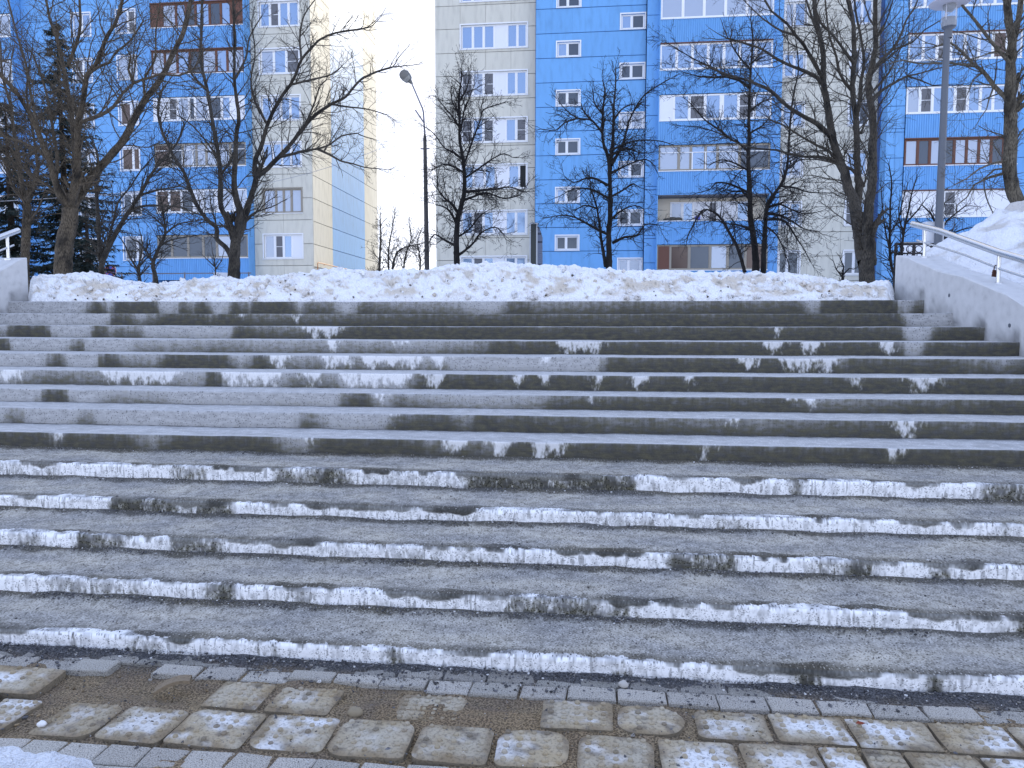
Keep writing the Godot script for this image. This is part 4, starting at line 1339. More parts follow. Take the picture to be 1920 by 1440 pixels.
	b.box(Vector3(-9.75, H - 0.02, zb - 0.1), Vector3(33.1, H + 0.35, -45.6))
	obj("roof", b, M.soffit, t)

func loggia_things(x0: float, sill: float) -> void:
	var bag := MB.new()
	for q in [[0.55, 0.16, 0.16], [0.85, 0.22, 0.18], [1.15, 0.2, 0.16]]:
		bag.lathe(Vector3(x0 + q[0], sill, -43.95), [Vector2(0.22, 0.0), Vector2(0.25, q[1] * 0.5), Vector2(0.17, q[1]), Vector2(0.0, q[1] * 1.15)], 12)
	tag(obj("dark_bundle", bag, M.dark_bag), "dark grey bundle lying on the ledge of the open balcony", "bundle")
	var bk := MB.new()
	bk.lathe(Vector3(x0 + 2.2, sill, -43.95), [Vector2(0.13, 0.0), Vector2(0.17, 0.25), Vector2(0.15, 0.25), Vector2(0.11, 0.02)], 14)
	tag(obj("blue_bucket", bk, M.blue_bucket), "small blue bucket standing on the ledge of the open balcony", "bucket")

func left_building() -> void:
	var t := thing("apartment_building", "panel apartment building with blue striped end wall, left of the gap", "building", Vector3.ZERO, "apartment buildings behind the stairs")
	var H := 26.0
	var zb := -58.5
	core(t, -20.9, -17.24, -0.5, H, zb, -45.14, M.seam_cream)
	core(t, -56.0, -20.9, -0.5, H, zb + 0.2, -45.14, M.seam_blue)
	# cream strip
	var holes := []
	for k in 7: holes.append(Rect2(-20.22, 3.74 + 2.72 * k, 2.42, 1.42))
	cladding(t, -20.80, -17.12, [0.0, 0.6, 3.3] + seq(3.3, 2.72, 9, [1.30, 2.72]), 2, holes, -45.0, M.cream_cladding)
	var ll := ["c1 s.9 b.9 w1", "c1.2 c.8 c.8 c1", "b1 b1 b1 b1", "b1 c1 b1 b1", "c1 b1 s1", "b1 s1 b1 b1", "b1 b1 b1"]
	for k in 7:
		window(t, -20.22, -17.80, 3.74 + 2.72 * k, 5.16 + 2.72 * k, -45.0, ll[k], true, M.grey_wood if k == 1 else null)
	# loggias
	var la := ["d1 d1.2 d1.1 d1 c1.2 d1", "n.9 n.9 d.9 w.7 c.9 w.3 c1 c.9", "n1.2 d1 c1.1 c.8 c.9 c1 d1.2", "w1 s.6 c.8 d.4 c.9 d.9 b.6 w.9", "c.8 c.8 b.8 d.8 c.9 b.7 c1", "t.8 c1 b.7 d.7 b1 d.8 b.7 t.8", "c1 c1 b1 b1"]
	var sl := ["greywood", "white", "split", "white", "wood", "wood", "white"]
	cheek(t, -26.655, -26.625, -45.1, -44.21)
	cheek(t, -20.855, -20.81, -45.1, -44.21)
	cheek(t, -35.595, -35.52, -45.1, -44.21)
	for k in 7: balcony(t, -26.62, -20.86, 3.74 + 2.70 * k, -44.2, la[k], sl[k], 1.40, 2.70)
	# blue wall with two window columns
	holes = []
	for k in 7:
		holes.append(Rect2(-29.25, 3.72 + 2.72 * k, 1.20, 1.36))
		holes.append(Rect2(-32.15, 3.64 + 2.72 * k, 1.20, 1.36))
	cladding(t, -35.5, -26.66, [0.0, 0.6, 3.3] + seq(3.3, 2.72, 9, [1.30, 2.72]), 4, holes, -45.0, M.blue_cladding)
	for k in 7:
		window(t, -29.25, -28.05, 3.72 + 2.72 * k, 5.08 + 2.72 * k, -45.0, ["d1.2 d.5", "d.9 d1", "n1.2 n.7", "n1.2 c.8", "c1.2 c.8", "b1 s.7", "b1 b.7"][k])
		window(t, -32.15, -30.95, 3.64 + 2.72 * k, 5.00 + 2.72 * k, -45.0, ["d1 d1", "d1 d.8", "d1 b.7", "c1 b1", "s1 b1", "b1 b1", "b1 b1"][k])
	for k in 7: balcony(t, -41.4, -35.6, 3.60 + 2.70 * k, -44.2, "b1 w.6 c1 b1 s1 b1 c1", "white", 1.40, 2.70)
	cladding(t, -56.0, -41.5, [0.0, 0.6, 3.3] + seq(3.3, 2.72, 9, [1.30, 2.72]), 3, [], -45.0, M.cream_cladding)
	# end wall: cream, blue and cream bands with storey seams
	var yy := [0.0, 1.86] + seq(1.86, 2.72, 9, [1.36, 2.72])
	cladding(t, 45.02, 48.38, yy, 1, [], -17.10, M.cream_cladding, 1, 0.035)
	cladding(t, 48.38, 55.28, yy, 1, [], -17.10, M.end_blue, 1, 0.035)
	cladding(t, 55.28, 58.6, yy, 1, [], -17.10, M.cream_cladding, 1, 0.035)
	var b := MB.new()
	b.box(Vector3(-56.1, H - 0.02, zb - 0.1), Vector3(-17.0, H + 0.35, -44.9))
	obj("roof", b, M.soffit, t)
	# gas pipe on the end wall
	b = MB.new()
	b.tube(PackedVector3Array([Vector3(-16.98, 0.2, -45.3), Vector3(-16.98, 3.46, -45.3), Vector3(-16.98, 3.50, -45.4), Vector3(-16.98, 3.50, -58.0)]), PackedFloat32Array([0.03, 0.03, 0.03, 0.03]), 8)
	for z in [-46.5, -49.0, -52.0, -55.0]:
		b.box(Vector3(-17.08, 3.44, z - 0.03), Vector3(-16.96, 3.46, z + 0.03))
	obj("gas_pipe", b, M.pipe_orange, t)

# ---------------------------------------------------------------- trees
var limbs := []
var bare := {}

func limb(a: Array) -> void:
	var P := PackedVector3Array()
	var W := PackedFloat32Array()
	for i in a.size() / 4:
		P.append(Vector3(a[i * 4], a[i * 4 + 1], a[i * 4 + 2]))
		W.append(a[i * 4 + 3])
	limbs.append([P, W])

func smooth_path(P: PackedVector3Array, W: PackedFloat32Array, step: float, crook: float) -> Array:
	var Q := PackedVector3Array()
	var V := PackedFloat32Array()
	var m := P.size()
	for i in m - 1:
		var k := maxi(1, int(P[i].distance_to(P[i + 1]) / step))
		for j in k:
			var t := float(j) / k
			var p := P[i].cubic_interpolate(P[i + 1], P[maxi(i - 1, 0)], P[mini(i + 2, m - 1)], t)
			p += Vector3(R.randf_range(-1, 1), R.randf_range(-1, 1), R.randf_range(-1, 1)) * crook * lerpf(W[i], W[i + 1], t)
			Q.append(p)
			V.append(lerpf(W[i], W[i + 1], t))
	Q.append(P[m - 1])
	V.append(W[m - 1])
	return [Q, V]

var tw := {}

func grow(b: MB, p: Vector3, d: Vector3, L: float, r: float, depth: int) -> void:
	var n := clampi(int(L / tw.seg), 2, 9)
	var P := PackedVector3Array([p])
	var W := PackedFloat32Array([r])
	var D := [d]
	for i in n:
		d = (d + Vector3(R.randf_range(-1, 1), R.randf_range(-1, 1), R.randf_range(-1, 1)) * tw.crook + Vector3(0, tw.lift * (1.0 if i > n / 3 else tw.sag), 0)).normalized()
		p += d * (L / n)
		P.append(p)
		W.append(maxf(lerpf(r, r * 0.4, float(i + 1) / n), tw.least))
		D.append(d)
	b.tube(P, W, 3 if r < 0.012 else 5)
	if depth <= 0: return
	var kids := int(L * tw.dense[depth] + R.randf())
	for k in kids:
		var f := R.randf_range(0.15, 1.0)
		var i := mini(int(f * n), n - 1)
		var q := P[i].lerp(P[i + 1], f * n - i)
		var dd: Vector3 = D[i]
		var side := dd.cross(Vector3(R.randf_range(-1, 1), R.randf_range(-1, 1), R.randf_range(-1, 1))).normalized()
		var a := R.randf_range(0.5, 1.15)
		grow(b, q, (dd * cos(a) + side * sin(a)).normalized(), L * R.randf_range(0.35, 0.6) * (1.15 - 0.45 * f), maxf(W[i] * 0.6, tw.least), depth - 1)

func plant(called: String, label: String, category: String, at: Vector3, bark: String, group := "") -> void:
	# trunk and limbs traced as paths, twigs grown on them
	var t := thing(called, label, category, at, group)
	var tb := MB.new()
	var cb := MB.new()
	for li in limbs.size():
		var P: PackedVector3Array = limbs[li][0]
		var W: PackedFloat32Array = limbs[li][1]
		var s := smooth_path(P, W, 0.10 if W[0] > 0.06 else 0.16, 0.10 if li > 0 else 0.03)
		var Q: PackedVector3Array = s[0]
		var V: PackedFloat32Array = s[1]
		var wood := tb if (li == 0 or W[0] > tw.trunk_from) else cb
		wood.col = shade(1.0)
		wood.tube(Q, V, 18 if W[0] > 0.12 else (10 if W[0] > 0.05 else 6), 0.22 if W[0] > 0.05 else 0.1, FN)
		var total := 0.0
		for i in Q.size() - 1: total += Q[i].distance_to(Q[i + 1])
		var from: float = tw.first if li == 0 else 0.12
		var acc := 0.0
		var next := total * from
		cb.col = shade(tw.tone)
		for i in Q.size() - 1:
			var l := Q[i].distance_to(Q[i + 1])
			acc += l
			while acc > next:
				next += R.randf_range(0.5, 1.5) / tw.per_m
				var f := acc / total
				var d := (Q[i + 1] - Q[i]).normalized()
				var side := d.cross(Vector3(R.randf_range(-1, 1), R.randf_range(-1, 1), R.randf_range(-1, 1))).normalized()
				var a: float = R.randf_range(0.55, 1.25)
				var dd := (d * cos(a) + side * sin(a) + Vector3(0, tw.rise, 0)).normalized()
				var L: float = tw.len * R.randf_range(0.45, 1.25) * (1.15 - 0.5 * f)
				grow(cb, Q[i], dd, L, clampf(V[i] * 0.45, tw.least * 1.3, 0.016), tw.levels)
		# the tip breaks up into twigs
		for k in tw.tip:
			var d := (Q[Q.size() - 1] - Q[maxi(Q.size() - 3, 0)]).normalized()
			d = (d + Vector3(R.randf_range(-1, 1), R.randf_range(-1, 1), R.randf_range(-1, 1)) * 0.6).normalized()
			grow(cb, Q[Q.size() - 1], d, tw.len * R.randf_range(0.5, 1.0), maxf(V[V.size() - 1] * 0.6, tw.least), tw.levels)
	obj("trunk", tb, M[bark], t)
	obj("crown", cb, M[bark], t)
	limbs = []

func twigs(o: Dictionary) -> void:
	tw = {"seg": 0.13, "crook": 0.22, "lift": 0.05, "sag": 1.0, "least": 0.0029, "dense": [0.0, 6.5, 6.0], "first": 0.75, "per_m": 3.0, "len": 0.9, "levels": 2, "tip": 3, "rise": 0.15, "trunk_from": 0.05, "tone": 0.8}
	tw.merge(o, true)

func tree_big_left() -> void:
	R.seed = 303
	twigs({"per_m": 6.5, "tone": 1.0, "len": 1.15, "dense": [0.0, 7.0, 6.0], "first": 0.9})
	limb([0.00, -0.10, 0.00, 0.1964, 0.00, 0.74, 0.00, 0.1753, 0.02, 1.14, -0.03, 0.1702, 0.08, 1.60, -0.07, 0.165, 0.14, 1.94, -0.11, 0.1598, 0.14, 2.16, -0.12, 0.1547])
	limb([0.14, 2.16, -0.12, 0.0928, 0.04, 2.42, 0.04, 0.0813, 0.04, 2.68, 0.16, 0.071, 0.06, 3.05, 0.33, 0.0616, 0.05, 3.43, 0.53, 0.0533, 0.02, 3.86, 0.76, 0.0462, -0.07, 4.27, 1.03, 0.0406, -0.21, 4.53, 1.26, 0.0375])
	limb([0.14, 2.16, -0.12, 0.0928, 0.38, 2.64, 0.02, 0.0835, 0.56, 3.11, 0.16, 0.0749, 0.68, 3.49, 0.29, 0.0669, 0.79, 3.86, 0.41, 0.0596, 1.01, 4.22, 0.53, 0.0528, 1.21, 4.66, 0.68, 0.0466, 1.43, 4.80, 0.74, 0.0413, 1.81, 5.27, 0.92, 0.0363, 2.07, 5.51, 1.01, 0.0323, 2.32, 5.87, 1.15, 0.0291, 2.50, 6.20, 1.29, 0.0273])
	limb([0.40, 2.64, 0.02, 0.0611, 0.05, 3.69, -0.47, 0.054, -0.35, 4.68, -0.91, 0.0472, -0.68, 5.44, -1.24, 0.0408, -1.12, 6.36, -1.62, 0.0353, -1.38, 6.79, -1.79, 0.0308, -1.76, 7.63, -2.13, 0.0286])
	limb([-0.57, 5.58, -1.26, 0.0485, -0.28, 5.94, -1.12, 0.0395, -0.05, 6.30, -0.97, 0.0321, 0.09, 6.75, -0.77, 0.0263, 0.27, 7.12, -0.60, 0.023])
	limb([0.14, 2.11, -0.12, 0.1134, 0.26, 2.48, -0.30, 0.1062, 0.37, 2.79, -0.45, 0.0989, 0.47, 3.01, -0.57, 0.0918, 0.64, 3.34, -0.74, 0.0852, 0.89, 3.82, -1.00, 0.0792, 1.01, 4.33, -1.22, 0.0733, 1.14, 4.78, -1.43, 0.0677, 1.37, 5.29, -1.67, 0.0626, 1.47, 5.67, -1.84, 0.0578, 1.60, 6.20, -2.06, 0.0536, 1.69, 6.60, -2.22, 0.05, 1.71, 7.39, -2.51, 0.0475, 1.71, 7.82, -2.66, 0.046])
	limb([0.83, 3.70, 0.42, 0.0444, 0.88, 3.80, 0.45, 0.0403, 1.35, 3.91, 0.52, 0.0362, 1.68, 4.05, 0.58, 0.0325, 1.95, 4.30, 0.65, 0.0292, 2.22, 4.46, 0.71, 0.0262, 2.57, 4.53, 0.77, 0.0235, 2.85, 4.58, 0.82, 0.0213, 3.28, 4.51, 0.90, 0.0196, 3.62, 4.61, 0.97, 0.0186])
	limb([0.04, 2.42, 0.04, 0.0397, -0.39, 2.68, -0.10, 0.0297, -0.74, 2.82, -0.20, 0.0218, -1.03, 3.04, -0.31, 0.0174])
	limb([0.04, 2.68, 0.16, 0.045, -0.04, 3.17, -0.05, 0.0374, -0.29, 3.79, -0.29, 0.0307, -0.55, 4.43, -0.54, 0.0249, -0.87, 5.08, -0.79, 0.0204, -1.28, 5.76, -1.03, 0.018])
	limb([0.06, 3.05, 0.33, 0.0389, -0.10, 3.28, 0.46, 0.0285, -0.34, 3.41, 0.60, 0.0206, -0.57, 3.46, 0.75, 0.0163])
	limb([1.21, 4.66, 0.68, 0.0321, 1.56, 4.77, 0.81, 0.0272, 1.85, 4.80, 0.91, 0.023, 2.04, 4.94, 1.01, 0.0195, 2.49, 5.11, 1.19, 0.0167, 2.88, 5.36, 1.40, 0.0151])
	limb([0.05, 3.43, 0.53, 0.0329, -0.48, 4.37, 0.07, 0.0279, -0.93, 5.30, -0.37, 0.0234, -1.42, 6.13, -0.74, 0.0199, -1.88, 6.98, -1.12, 0.0181])
	limb([1.14, 4.78, -1.43, 0.0304, 1.19, 5.19, -1.33, 0.0246, 1.52, 5.61, -1.24, 0.0198, 1.63, 6.14, -1.12, 0.0161, 1.82, 6.66, -1.00, 0.014])
	limb([2.22, 4.46, 0.71, 0.0318, 2.18, 4.69, 0.81, 0.0229, 2.29, 4.92, 0.89, 0.0162, 2.25, 5.03, 0.94, 0.0125])
	plant("bare_tree", "large bare tree with flaky bark and many thick limbs, at the left", "tree", Vector3(-11.47, 0, -15.44), "bark_brown", "bare trees behind the snow bank")

func tree_leaning() -> void:
	R.seed = 505
	twigs({"per_m": 9.2, "len": 0.9, "first": 0.9, "trunk_from": 0.03})
	limb([0.00, -0.10, 0.00, 0.0798, 0.00, 0.97, 0.00, 0.0712, -0.00, 1.18, -0.02, 0.0594])
	limb([-0.00, 1.18, -0.02, 0.0594, -0.27, 1.84, -0.35, 0.0501, -0.57, 2.64, -0.76, 0.0418, -0.79, 3.25, -1.06, 0.0344, -0.83, 3.71, -1.30, 0.0286, -1.11, 4.33, -1.59, 0.0256])
	limb([-0.00, 1.18, -0.02, 0.0712, 0.39, 1.64, 0.20, 0.0617, 0.80, 2.04, 0.40, 0.053, 1.11, 2.32, 0.55, 0.0453, 1.56, 2.70, 0.77, 0.0383, 1.95, 3.07, 0.98, 0.0322, 2.31, 3.34, 1.15, 0.0272, 2.85, 3.68, 1.40, 0.0233, 3.17, 4.03, 1.61, 0.021])
	limb([1.11, 2.32, 0.55, 0.038, 1.48, 2.44, 0.66, 0.0297, 2.09, 2.44, 0.83, 0.0227, 2.72, 2.34, 1.02, 0.0174, 3.35, 2.12, 1.24, 0.0144])
	limb([0.30, 1.57, 0.21, 0.0325, 0.58, 2.17, 0.33, 0.0267, 0.77, 2.59, 0.41, 0.0217, 1.15, 2.94, 0.49, 0.0175, 1.45, 3.27, 0.56, 0.0143, 1.89, 3.64, 0.64, 0.0125])
	limb([1.56, 2.70, 0.77, 0.0249, 1.86, 2.88, 0.43, 0.0195, 2.12, 2.98, 0.17, 0.0153, 2.41, 3.30, -0.18, 0.013])
	plant("bare_tree", "slender bare tree forking low into leaning stems, beside the large left tree", "tree", Vector3(-12.25, 0, -17.89), "bark_grey", "bare trees behind the snow bank")

func tree_left_edge() -> void:
	R.seed = 707
	twigs({"per_m": 8.1, "len": 1.0, "first": 0.8})
	limb([0.00, -0.10, 0.00, 0.1197, 0.00, 0.90, 0.00, 0.1069, 0.01, 1.35, -0.03, 0.1029, 0.03, 2.03, -0.09, 0.099, 0.05, 2.65, -0.14, 0.095])
	limb([0.05, 2.65, -0.14, 0.0594, -0.27, 2.90, -0.29, 0.0497, -0.56, 3.13, -0.43, 0.041, -0.81, 3.50, -0.63, 0.0337, -1.12, 3.89, -0.83, 0.028, -1.72, 4.37, -1.11, 0.025])
	limb([0.05, 2.65, -0.14, 0.0712, -0.31, 3.26, -0.42, 0.0607, -0.59, 3.89, -0.71, 0.051, -0.87, 4.45, -0.96, 0.0422, -1.28, 5.38, -1.37, 0.0349, -1.80, 6.34, -1.77, 0.0292, -2.17, 7.34, -2.19, 0.0262])
	limb([0.05, 2.65, -0.14, 0.0528, 0.42, 3.03, 0.05, 0.0428, 0.68, 3.49, 0.27, 0.0341, 0.88, 4.15, 0.63, 0.0267, 1.10, 4.87, 1.06, 0.021, 1.47, 5.46, 1.41, 0.0178])
	limb([0.03, 2.15, -0.10, 0.0396, 0.37, 2.40, -0.02, 0.0241, 0.64, 2.76, 0.09, 0.0156])
	plant("bare_tree", "grey bare tree standing behind the left handrail", "tree", Vector3(-14.14, 0, -17.67), "bark_brown", "bare trees behind the snow bank")

func tree_forked() -> void:
	R.seed = 1111
	twigs({"per_m": 8.0, "tone": 1.0, "len": 0.95, "dense": [0.0, 7.0, 6.0], "first": 0.95, "trunk_from": 0.04})
	limb([0.00, -0.10, 0.00, 0.175, 0.00, 0.77, 0.00, 0.1562, 0.01, 1.19, -0.03, 0.1458, 0.02, 1.54, -0.06, 0.1354, 0.04, 1.92, -0.09, 0.125])
	limb([-0.06, 1.44, -0.04, 0.0688, -0.28, 1.69, -0.19, 0.0646, -0.63, 1.96, -0.37, 0.0608, -0.70, 2.25, -0.53, 0.057, -1.12, 2.56, -0.73, 0.0535, -1.49, 2.97, -0.96, 0.0502, -1.82, 3.48, -1.23, 0.0472, -2.11, 3.94, -1.46, 0.0443, -2.49, 4.36, -1.69, 0.0417, -2.78, 4.77, -1.89, 0.0393, -3.11, 5.26, -2.13, 0.0374, -3.38, 5.87, -2.42, 0.036, -3.48, 6.49, -2.73, 0.0354])
	limb([-0.01, 1.88, -0.08, 0.075, -0.33, 2.47, -0.33, 0.07, -0.57, 2.89, -0.51, 0.0649, -0.71, 3.60, -0.82, 0.0604, -0.84, 4.13, -1.04, 0.0558, -1.06, 4.78, -1.30, 0.0516, -1.31, 5.49, -1.58, 0.0477, -1.56, 6.25, -1.87, 0.0442, -1.91, 7.17, -2.22, 0.0411, -2.06, 8.04, -2.55, 0.0385, -2.24, 9.21, -3.00, 0.0367, -2.28, 9.76, -3.21, 0.0356])
	limb([0.04, 1.92, -0.09, 0.1, 0.23, 2.53, 0.05, 0.089, 0.20, 2.91, 0.15, 0.0791, 0.20, 3.27, 0.25, 0.0699, 0.32, 3.86, 0.40, 0.0611, 0.44, 4.43, 0.55, 0.0531, 0.55, 4.78, 0.64, 0.0462, 0.57, 5.40, 0.82, 0.0399, 0.58, 5.62, 0.89, 0.035, 0.73, 6.47, 1.14, 0.0307, 0.85, 7.28, 1.40, 0.0282])
	limb([0.07, 1.92, -0.09, 0.1125, 0.14, 2.47, -0.40, 0.0962, 0.16, 2.90, -0.63, 0.082, 0.20, 3.33, -0.86, 0.071, 0.20, 3.67, -1.04, 0.065])
	limb([0.17, 3.66, -1.03, 0.065, 0.24, 4.14, -0.93, 0.0598, 0.40, 4.38, -0.89, 0.055, 0.66, 4.98, -0.78, 0.0503, 0.92, 5.39, -0.70, 0.046, 1.15, 5.69, -0.64, 0.042, 1.39, 5.93, -0.59, 0.0383, 1.56, 6.17, -0.54, 0.035, 1.75, 6.51, -0.47, 0.032, 2.13, 6.84, -0.39, 0.0292, 2.33, 6.97, -0.35, 0.027, 2.74, 7.08, -0.29, 0.0253, 3.48, 7.11, -0.17, 0.0241])
	limb([0.20, 3.67, -1.04, 0.0715, 0.40, 3.86, -1.16, 0.0651, 0.70, 4.27, -1.38, 0.0592, 0.96, 4.64, -1.57, 0.0536, 1.29, 5.20, -1.83, 0.0484, 1.57, 5.59, -2.04, 0.0435, 1.91, 5.88, -2.23, 0.039, 2.26, 6.12, -2.40, 0.035, 2.63, 6.66, -2.67, 0.0317, 3.03, 6.93, -2.87, 0.0291, 3.45, 7.11, -3.06, 0.0277])
	limb([0.70, 4.27, -1.38, 0.0467, 1.07, 4.30, -1.28, 0.0395, 1.55, 4.37, -1.15, 0.0329, 1.93, 4.38, -1.04, 0.0272, 2.32, 4.46, -0.93, 0.0224, 2.67, 4.64, -0.81, 0.0188, 3.15, 4.67, -0.68, 0.0167])
	limb([1.93, 4.38, -1.04, 0.0357, 2.19, 4.27, -1.28, 0.0299, 2.41, 4.15, -1.48, 0.0247, 2.69, 4.11, -1.71, 0.0203, 2.97, 4.05, -1.94, 0.0168, 3.25, 4.06, -2.16, 0.015])
	limb([-0.71, 3.75, -0.83, 0.0359, -0.43, 3.93, -0.73, 0.0259, -0.22, 4.20, -0.62, 0.0182, -0.12, 4.44, -0.53, 0.0141])
	limb([0.21, 2.44, -0.41, 0.0422, 0.32, 2.54, -0.39, 0.0376, 0.47, 2.62, -0.37, 0.035])
	limb([0.66, 4.98, -0.78, 0.0368, 0.50, 5.48, -0.41, 0.0283, 0.53, 5.94, -0.13, 0.0214, 0.81, 6.48, 0.20, 0.0161, 0.91, 7.09, 0.61, 0.0131])
	limb([-1.56, 6.25, -1.87, 0.039, -1.83, 6.60, -1.56, 0.0277, -1.93, 6.96, -1.33, 0.0191, -2.18, 7.10, -1.10, 0.0145])
	limb([0.58, 5.62, 0.89, 0.0338, 0.73, 6.23, 0.57, 0.0246, 0.72, 6.84, 0.30, 0.0174, 0.90, 7.47, -0.03, 0.0135])
	limb([1.39, 5.93, -0.59, 0.0334, 1.97, 5.98, -0.43, 0.0243, 2.60, 6.04, -0.26, 0.0173, 2.92, 6.19, -0.15, 0.0135])
	limb([1.75, 6.51, -0.47, 0.0331, 1.61, 7.18, -0.75, 0.0246, 1.62, 7.84, -1.04, 0.0179, 1.82, 8.35, -1.32, 0.0143])
	limb([1.91, 5.88, -2.23, 0.033, 2.40, 5.76, -2.10, 0.0246, 3.06, 5.63, -1.94, 0.0181, 3.63, 5.42, -1.78, 0.0146])
	limb([-0.84, 4.13, -1.04, 0.0319, -1.25, 4.63, -1.23, 0.0242, -1.82, 5.20, -1.46, 0.0182, -2.37, 5.55, -1.63, 0.0149])
	limb([1.29, 5.20, -1.83, 0.0326, 1.68, 5.78, -1.58, 0.0241, 1.90, 6.15, -1.41, 0.0178, 2.10, 6.26, -1.33, 0.0144])
	plant("bare_tree", "bare forked tree with dark smooth limbs spreading over the cream wall", "tree", Vector3(-9.47, 0, -19.20), "bark_grey", "bare trees behind the snow bank")

func tree_linden_a() -> void:
	R.seed = 1313
	twigs({"per_m": 12.2, "len": 0.95, "lift": 0.06, "crook": 0.32, "first": 0.35, "rise": 0.05, "least": 0.0045, "trunk_from": 0.08, "tone": 1.0})
	limb([0.00, -0.10, 0.00, 0.132, 0.00, 1.80, 0.00, 0.1178, -0.03, 2.51, -0.05, 0.1088, -0.03, 3.17, -0.10, 0.0997, 0.04, 3.81, -0.15, 0.0906, 0.23, 4.60, -0.24, 0.0816, 0.24, 5.32, -0.29, 0.0725, 0.18, 5.98, -0.33, 0.0634, 0.05, 6.68, -0.37, 0.0544, 0.04, 7.43, -0.43, 0.0453, 0.01, 8.33, -0.49, 0.0362, 0.10, 9.03, -0.55, 0.0272, 0.10, 9.46, -0.58, 0.0181])
	limb([-0.03, 2.67, -0.06, 0.0604, -0.51, 2.93, -0.21, 0.0423, -0.92, 3.15, -0.33, 0.0282, -1.13, 2.91, -0.40, 0.0204])
	limb([-0.02, 3.51, -0.13, 0.0604, -0.22, 3.92, 0.11, 0.0417, -0.44, 4.09, 0.28, 0.0275, -0.69, 4.15, 0.45, 0.0198])
	limb([0.04, 3.91, -0.16, 0.0604, -0.16, 4.22, 0.07, 0.0459, -0.37, 4.37, 0.25, 0.0339, -0.59, 4.68, 0.51, 0.0246, -0.59, 5.04, 0.72, 0.0195])
	limb([0.01, 2.31, -0.04, 0.0604, 0.31, 2.50, 0.02, 0.0488, 0.63, 2.76, 0.08, 0.0386, 0.96, 3.14, 0.17, 0.0299, 1.50, 3.32, 0.26, 0.0233, 1.83, 3.03, 0.38, 0.0197])
	limb([0.29, 4.72, -0.25, 0.0604, 0.89, 4.73, -0.03, 0.0458, 1.49, 4.72, 0.20, 0.0337, 2.03, 4.75, 0.41, 0.0244, 2.64, 4.52, 0.68, 0.0193])
	limb([0.23, 4.41, -0.22, 0.0524, 0.66, 4.53, -0.11, 0.0408, 1.12, 4.62, 0.02, 0.0311, 1.83, 4.37, 0.25, 0.0236, 2.42, 4.45, 0.42, 0.0195])
	limb([0.18, 5.92, -0.33, 0.0443, -0.13, 6.16, -0.03, 0.0341, -0.41, 6.25, 0.21, 0.0256, -0.70, 6.66, 0.60, 0.019, -0.95, 6.84, 0.85, 0.0155])
	limb([0.04, 7.13, -0.40, 0.0443, -0.18, 7.49, -0.27, 0.0313, -0.40, 7.74, -0.16, 0.0214, -0.69, 8.08, -0.01, 0.0159])
	limb([0.22, 5.72, -0.32, 0.0443, 0.50, 7.03, -1.11, 0.0371, 0.67, 7.69, -1.51, 0.0302, 0.75, 8.15, -1.77, 0.0242, 1.21, 8.42, -2.12, 0.0196, 1.59, 8.61, -2.40, 0.0171])
	limb([0.10, 7.02, -0.40, 0.0403, 0.13, 7.94, -0.94, 0.0297, 0.25, 8.40, -1.23, 0.0213, 0.41, 9.09, -1.66, 0.0167])
	limb([0.24, 5.22, -0.28, 0.0483, 0.69, 5.61, -0.59, 0.0373, 1.15, 6.02, -0.90, 0.0279, 1.63, 6.31, -1.19, 0.0206, 1.93, 6.20, -1.34, 0.0165])
	limb([0.24, 5.42, -0.30, 0.0483, -0.14, 5.64, -0.06, 0.0334, -0.47, 5.68, 0.13, 0.022, -0.82, 5.44, 0.38, 0.0158])
	limb([-0.01, 3.01, -0.09, 0.0443, 0.40, 3.34, -0.43, 0.0317, 0.75, 3.90, -0.83, 0.022, 1.03, 4.13, -1.05, 0.0165])
	limb([0.04, 7.63, -0.44, 0.0403, -0.30, 8.21, -0.72, 0.0249, -0.39, 8.79, -1.00, 0.0164])
	limb([0.03, 8.13, -0.48, 0.0403, 0.34, 8.57, -0.33, 0.0245, 0.45, 8.92, -0.21, 0.0159])
	plant("bare_tree", "small dark bare tree with a straight trunk, right of the tall street lamp", "tree", Vector3(-5.36, 0, -28.82), "bark_black", "bare trees behind the snow bank")

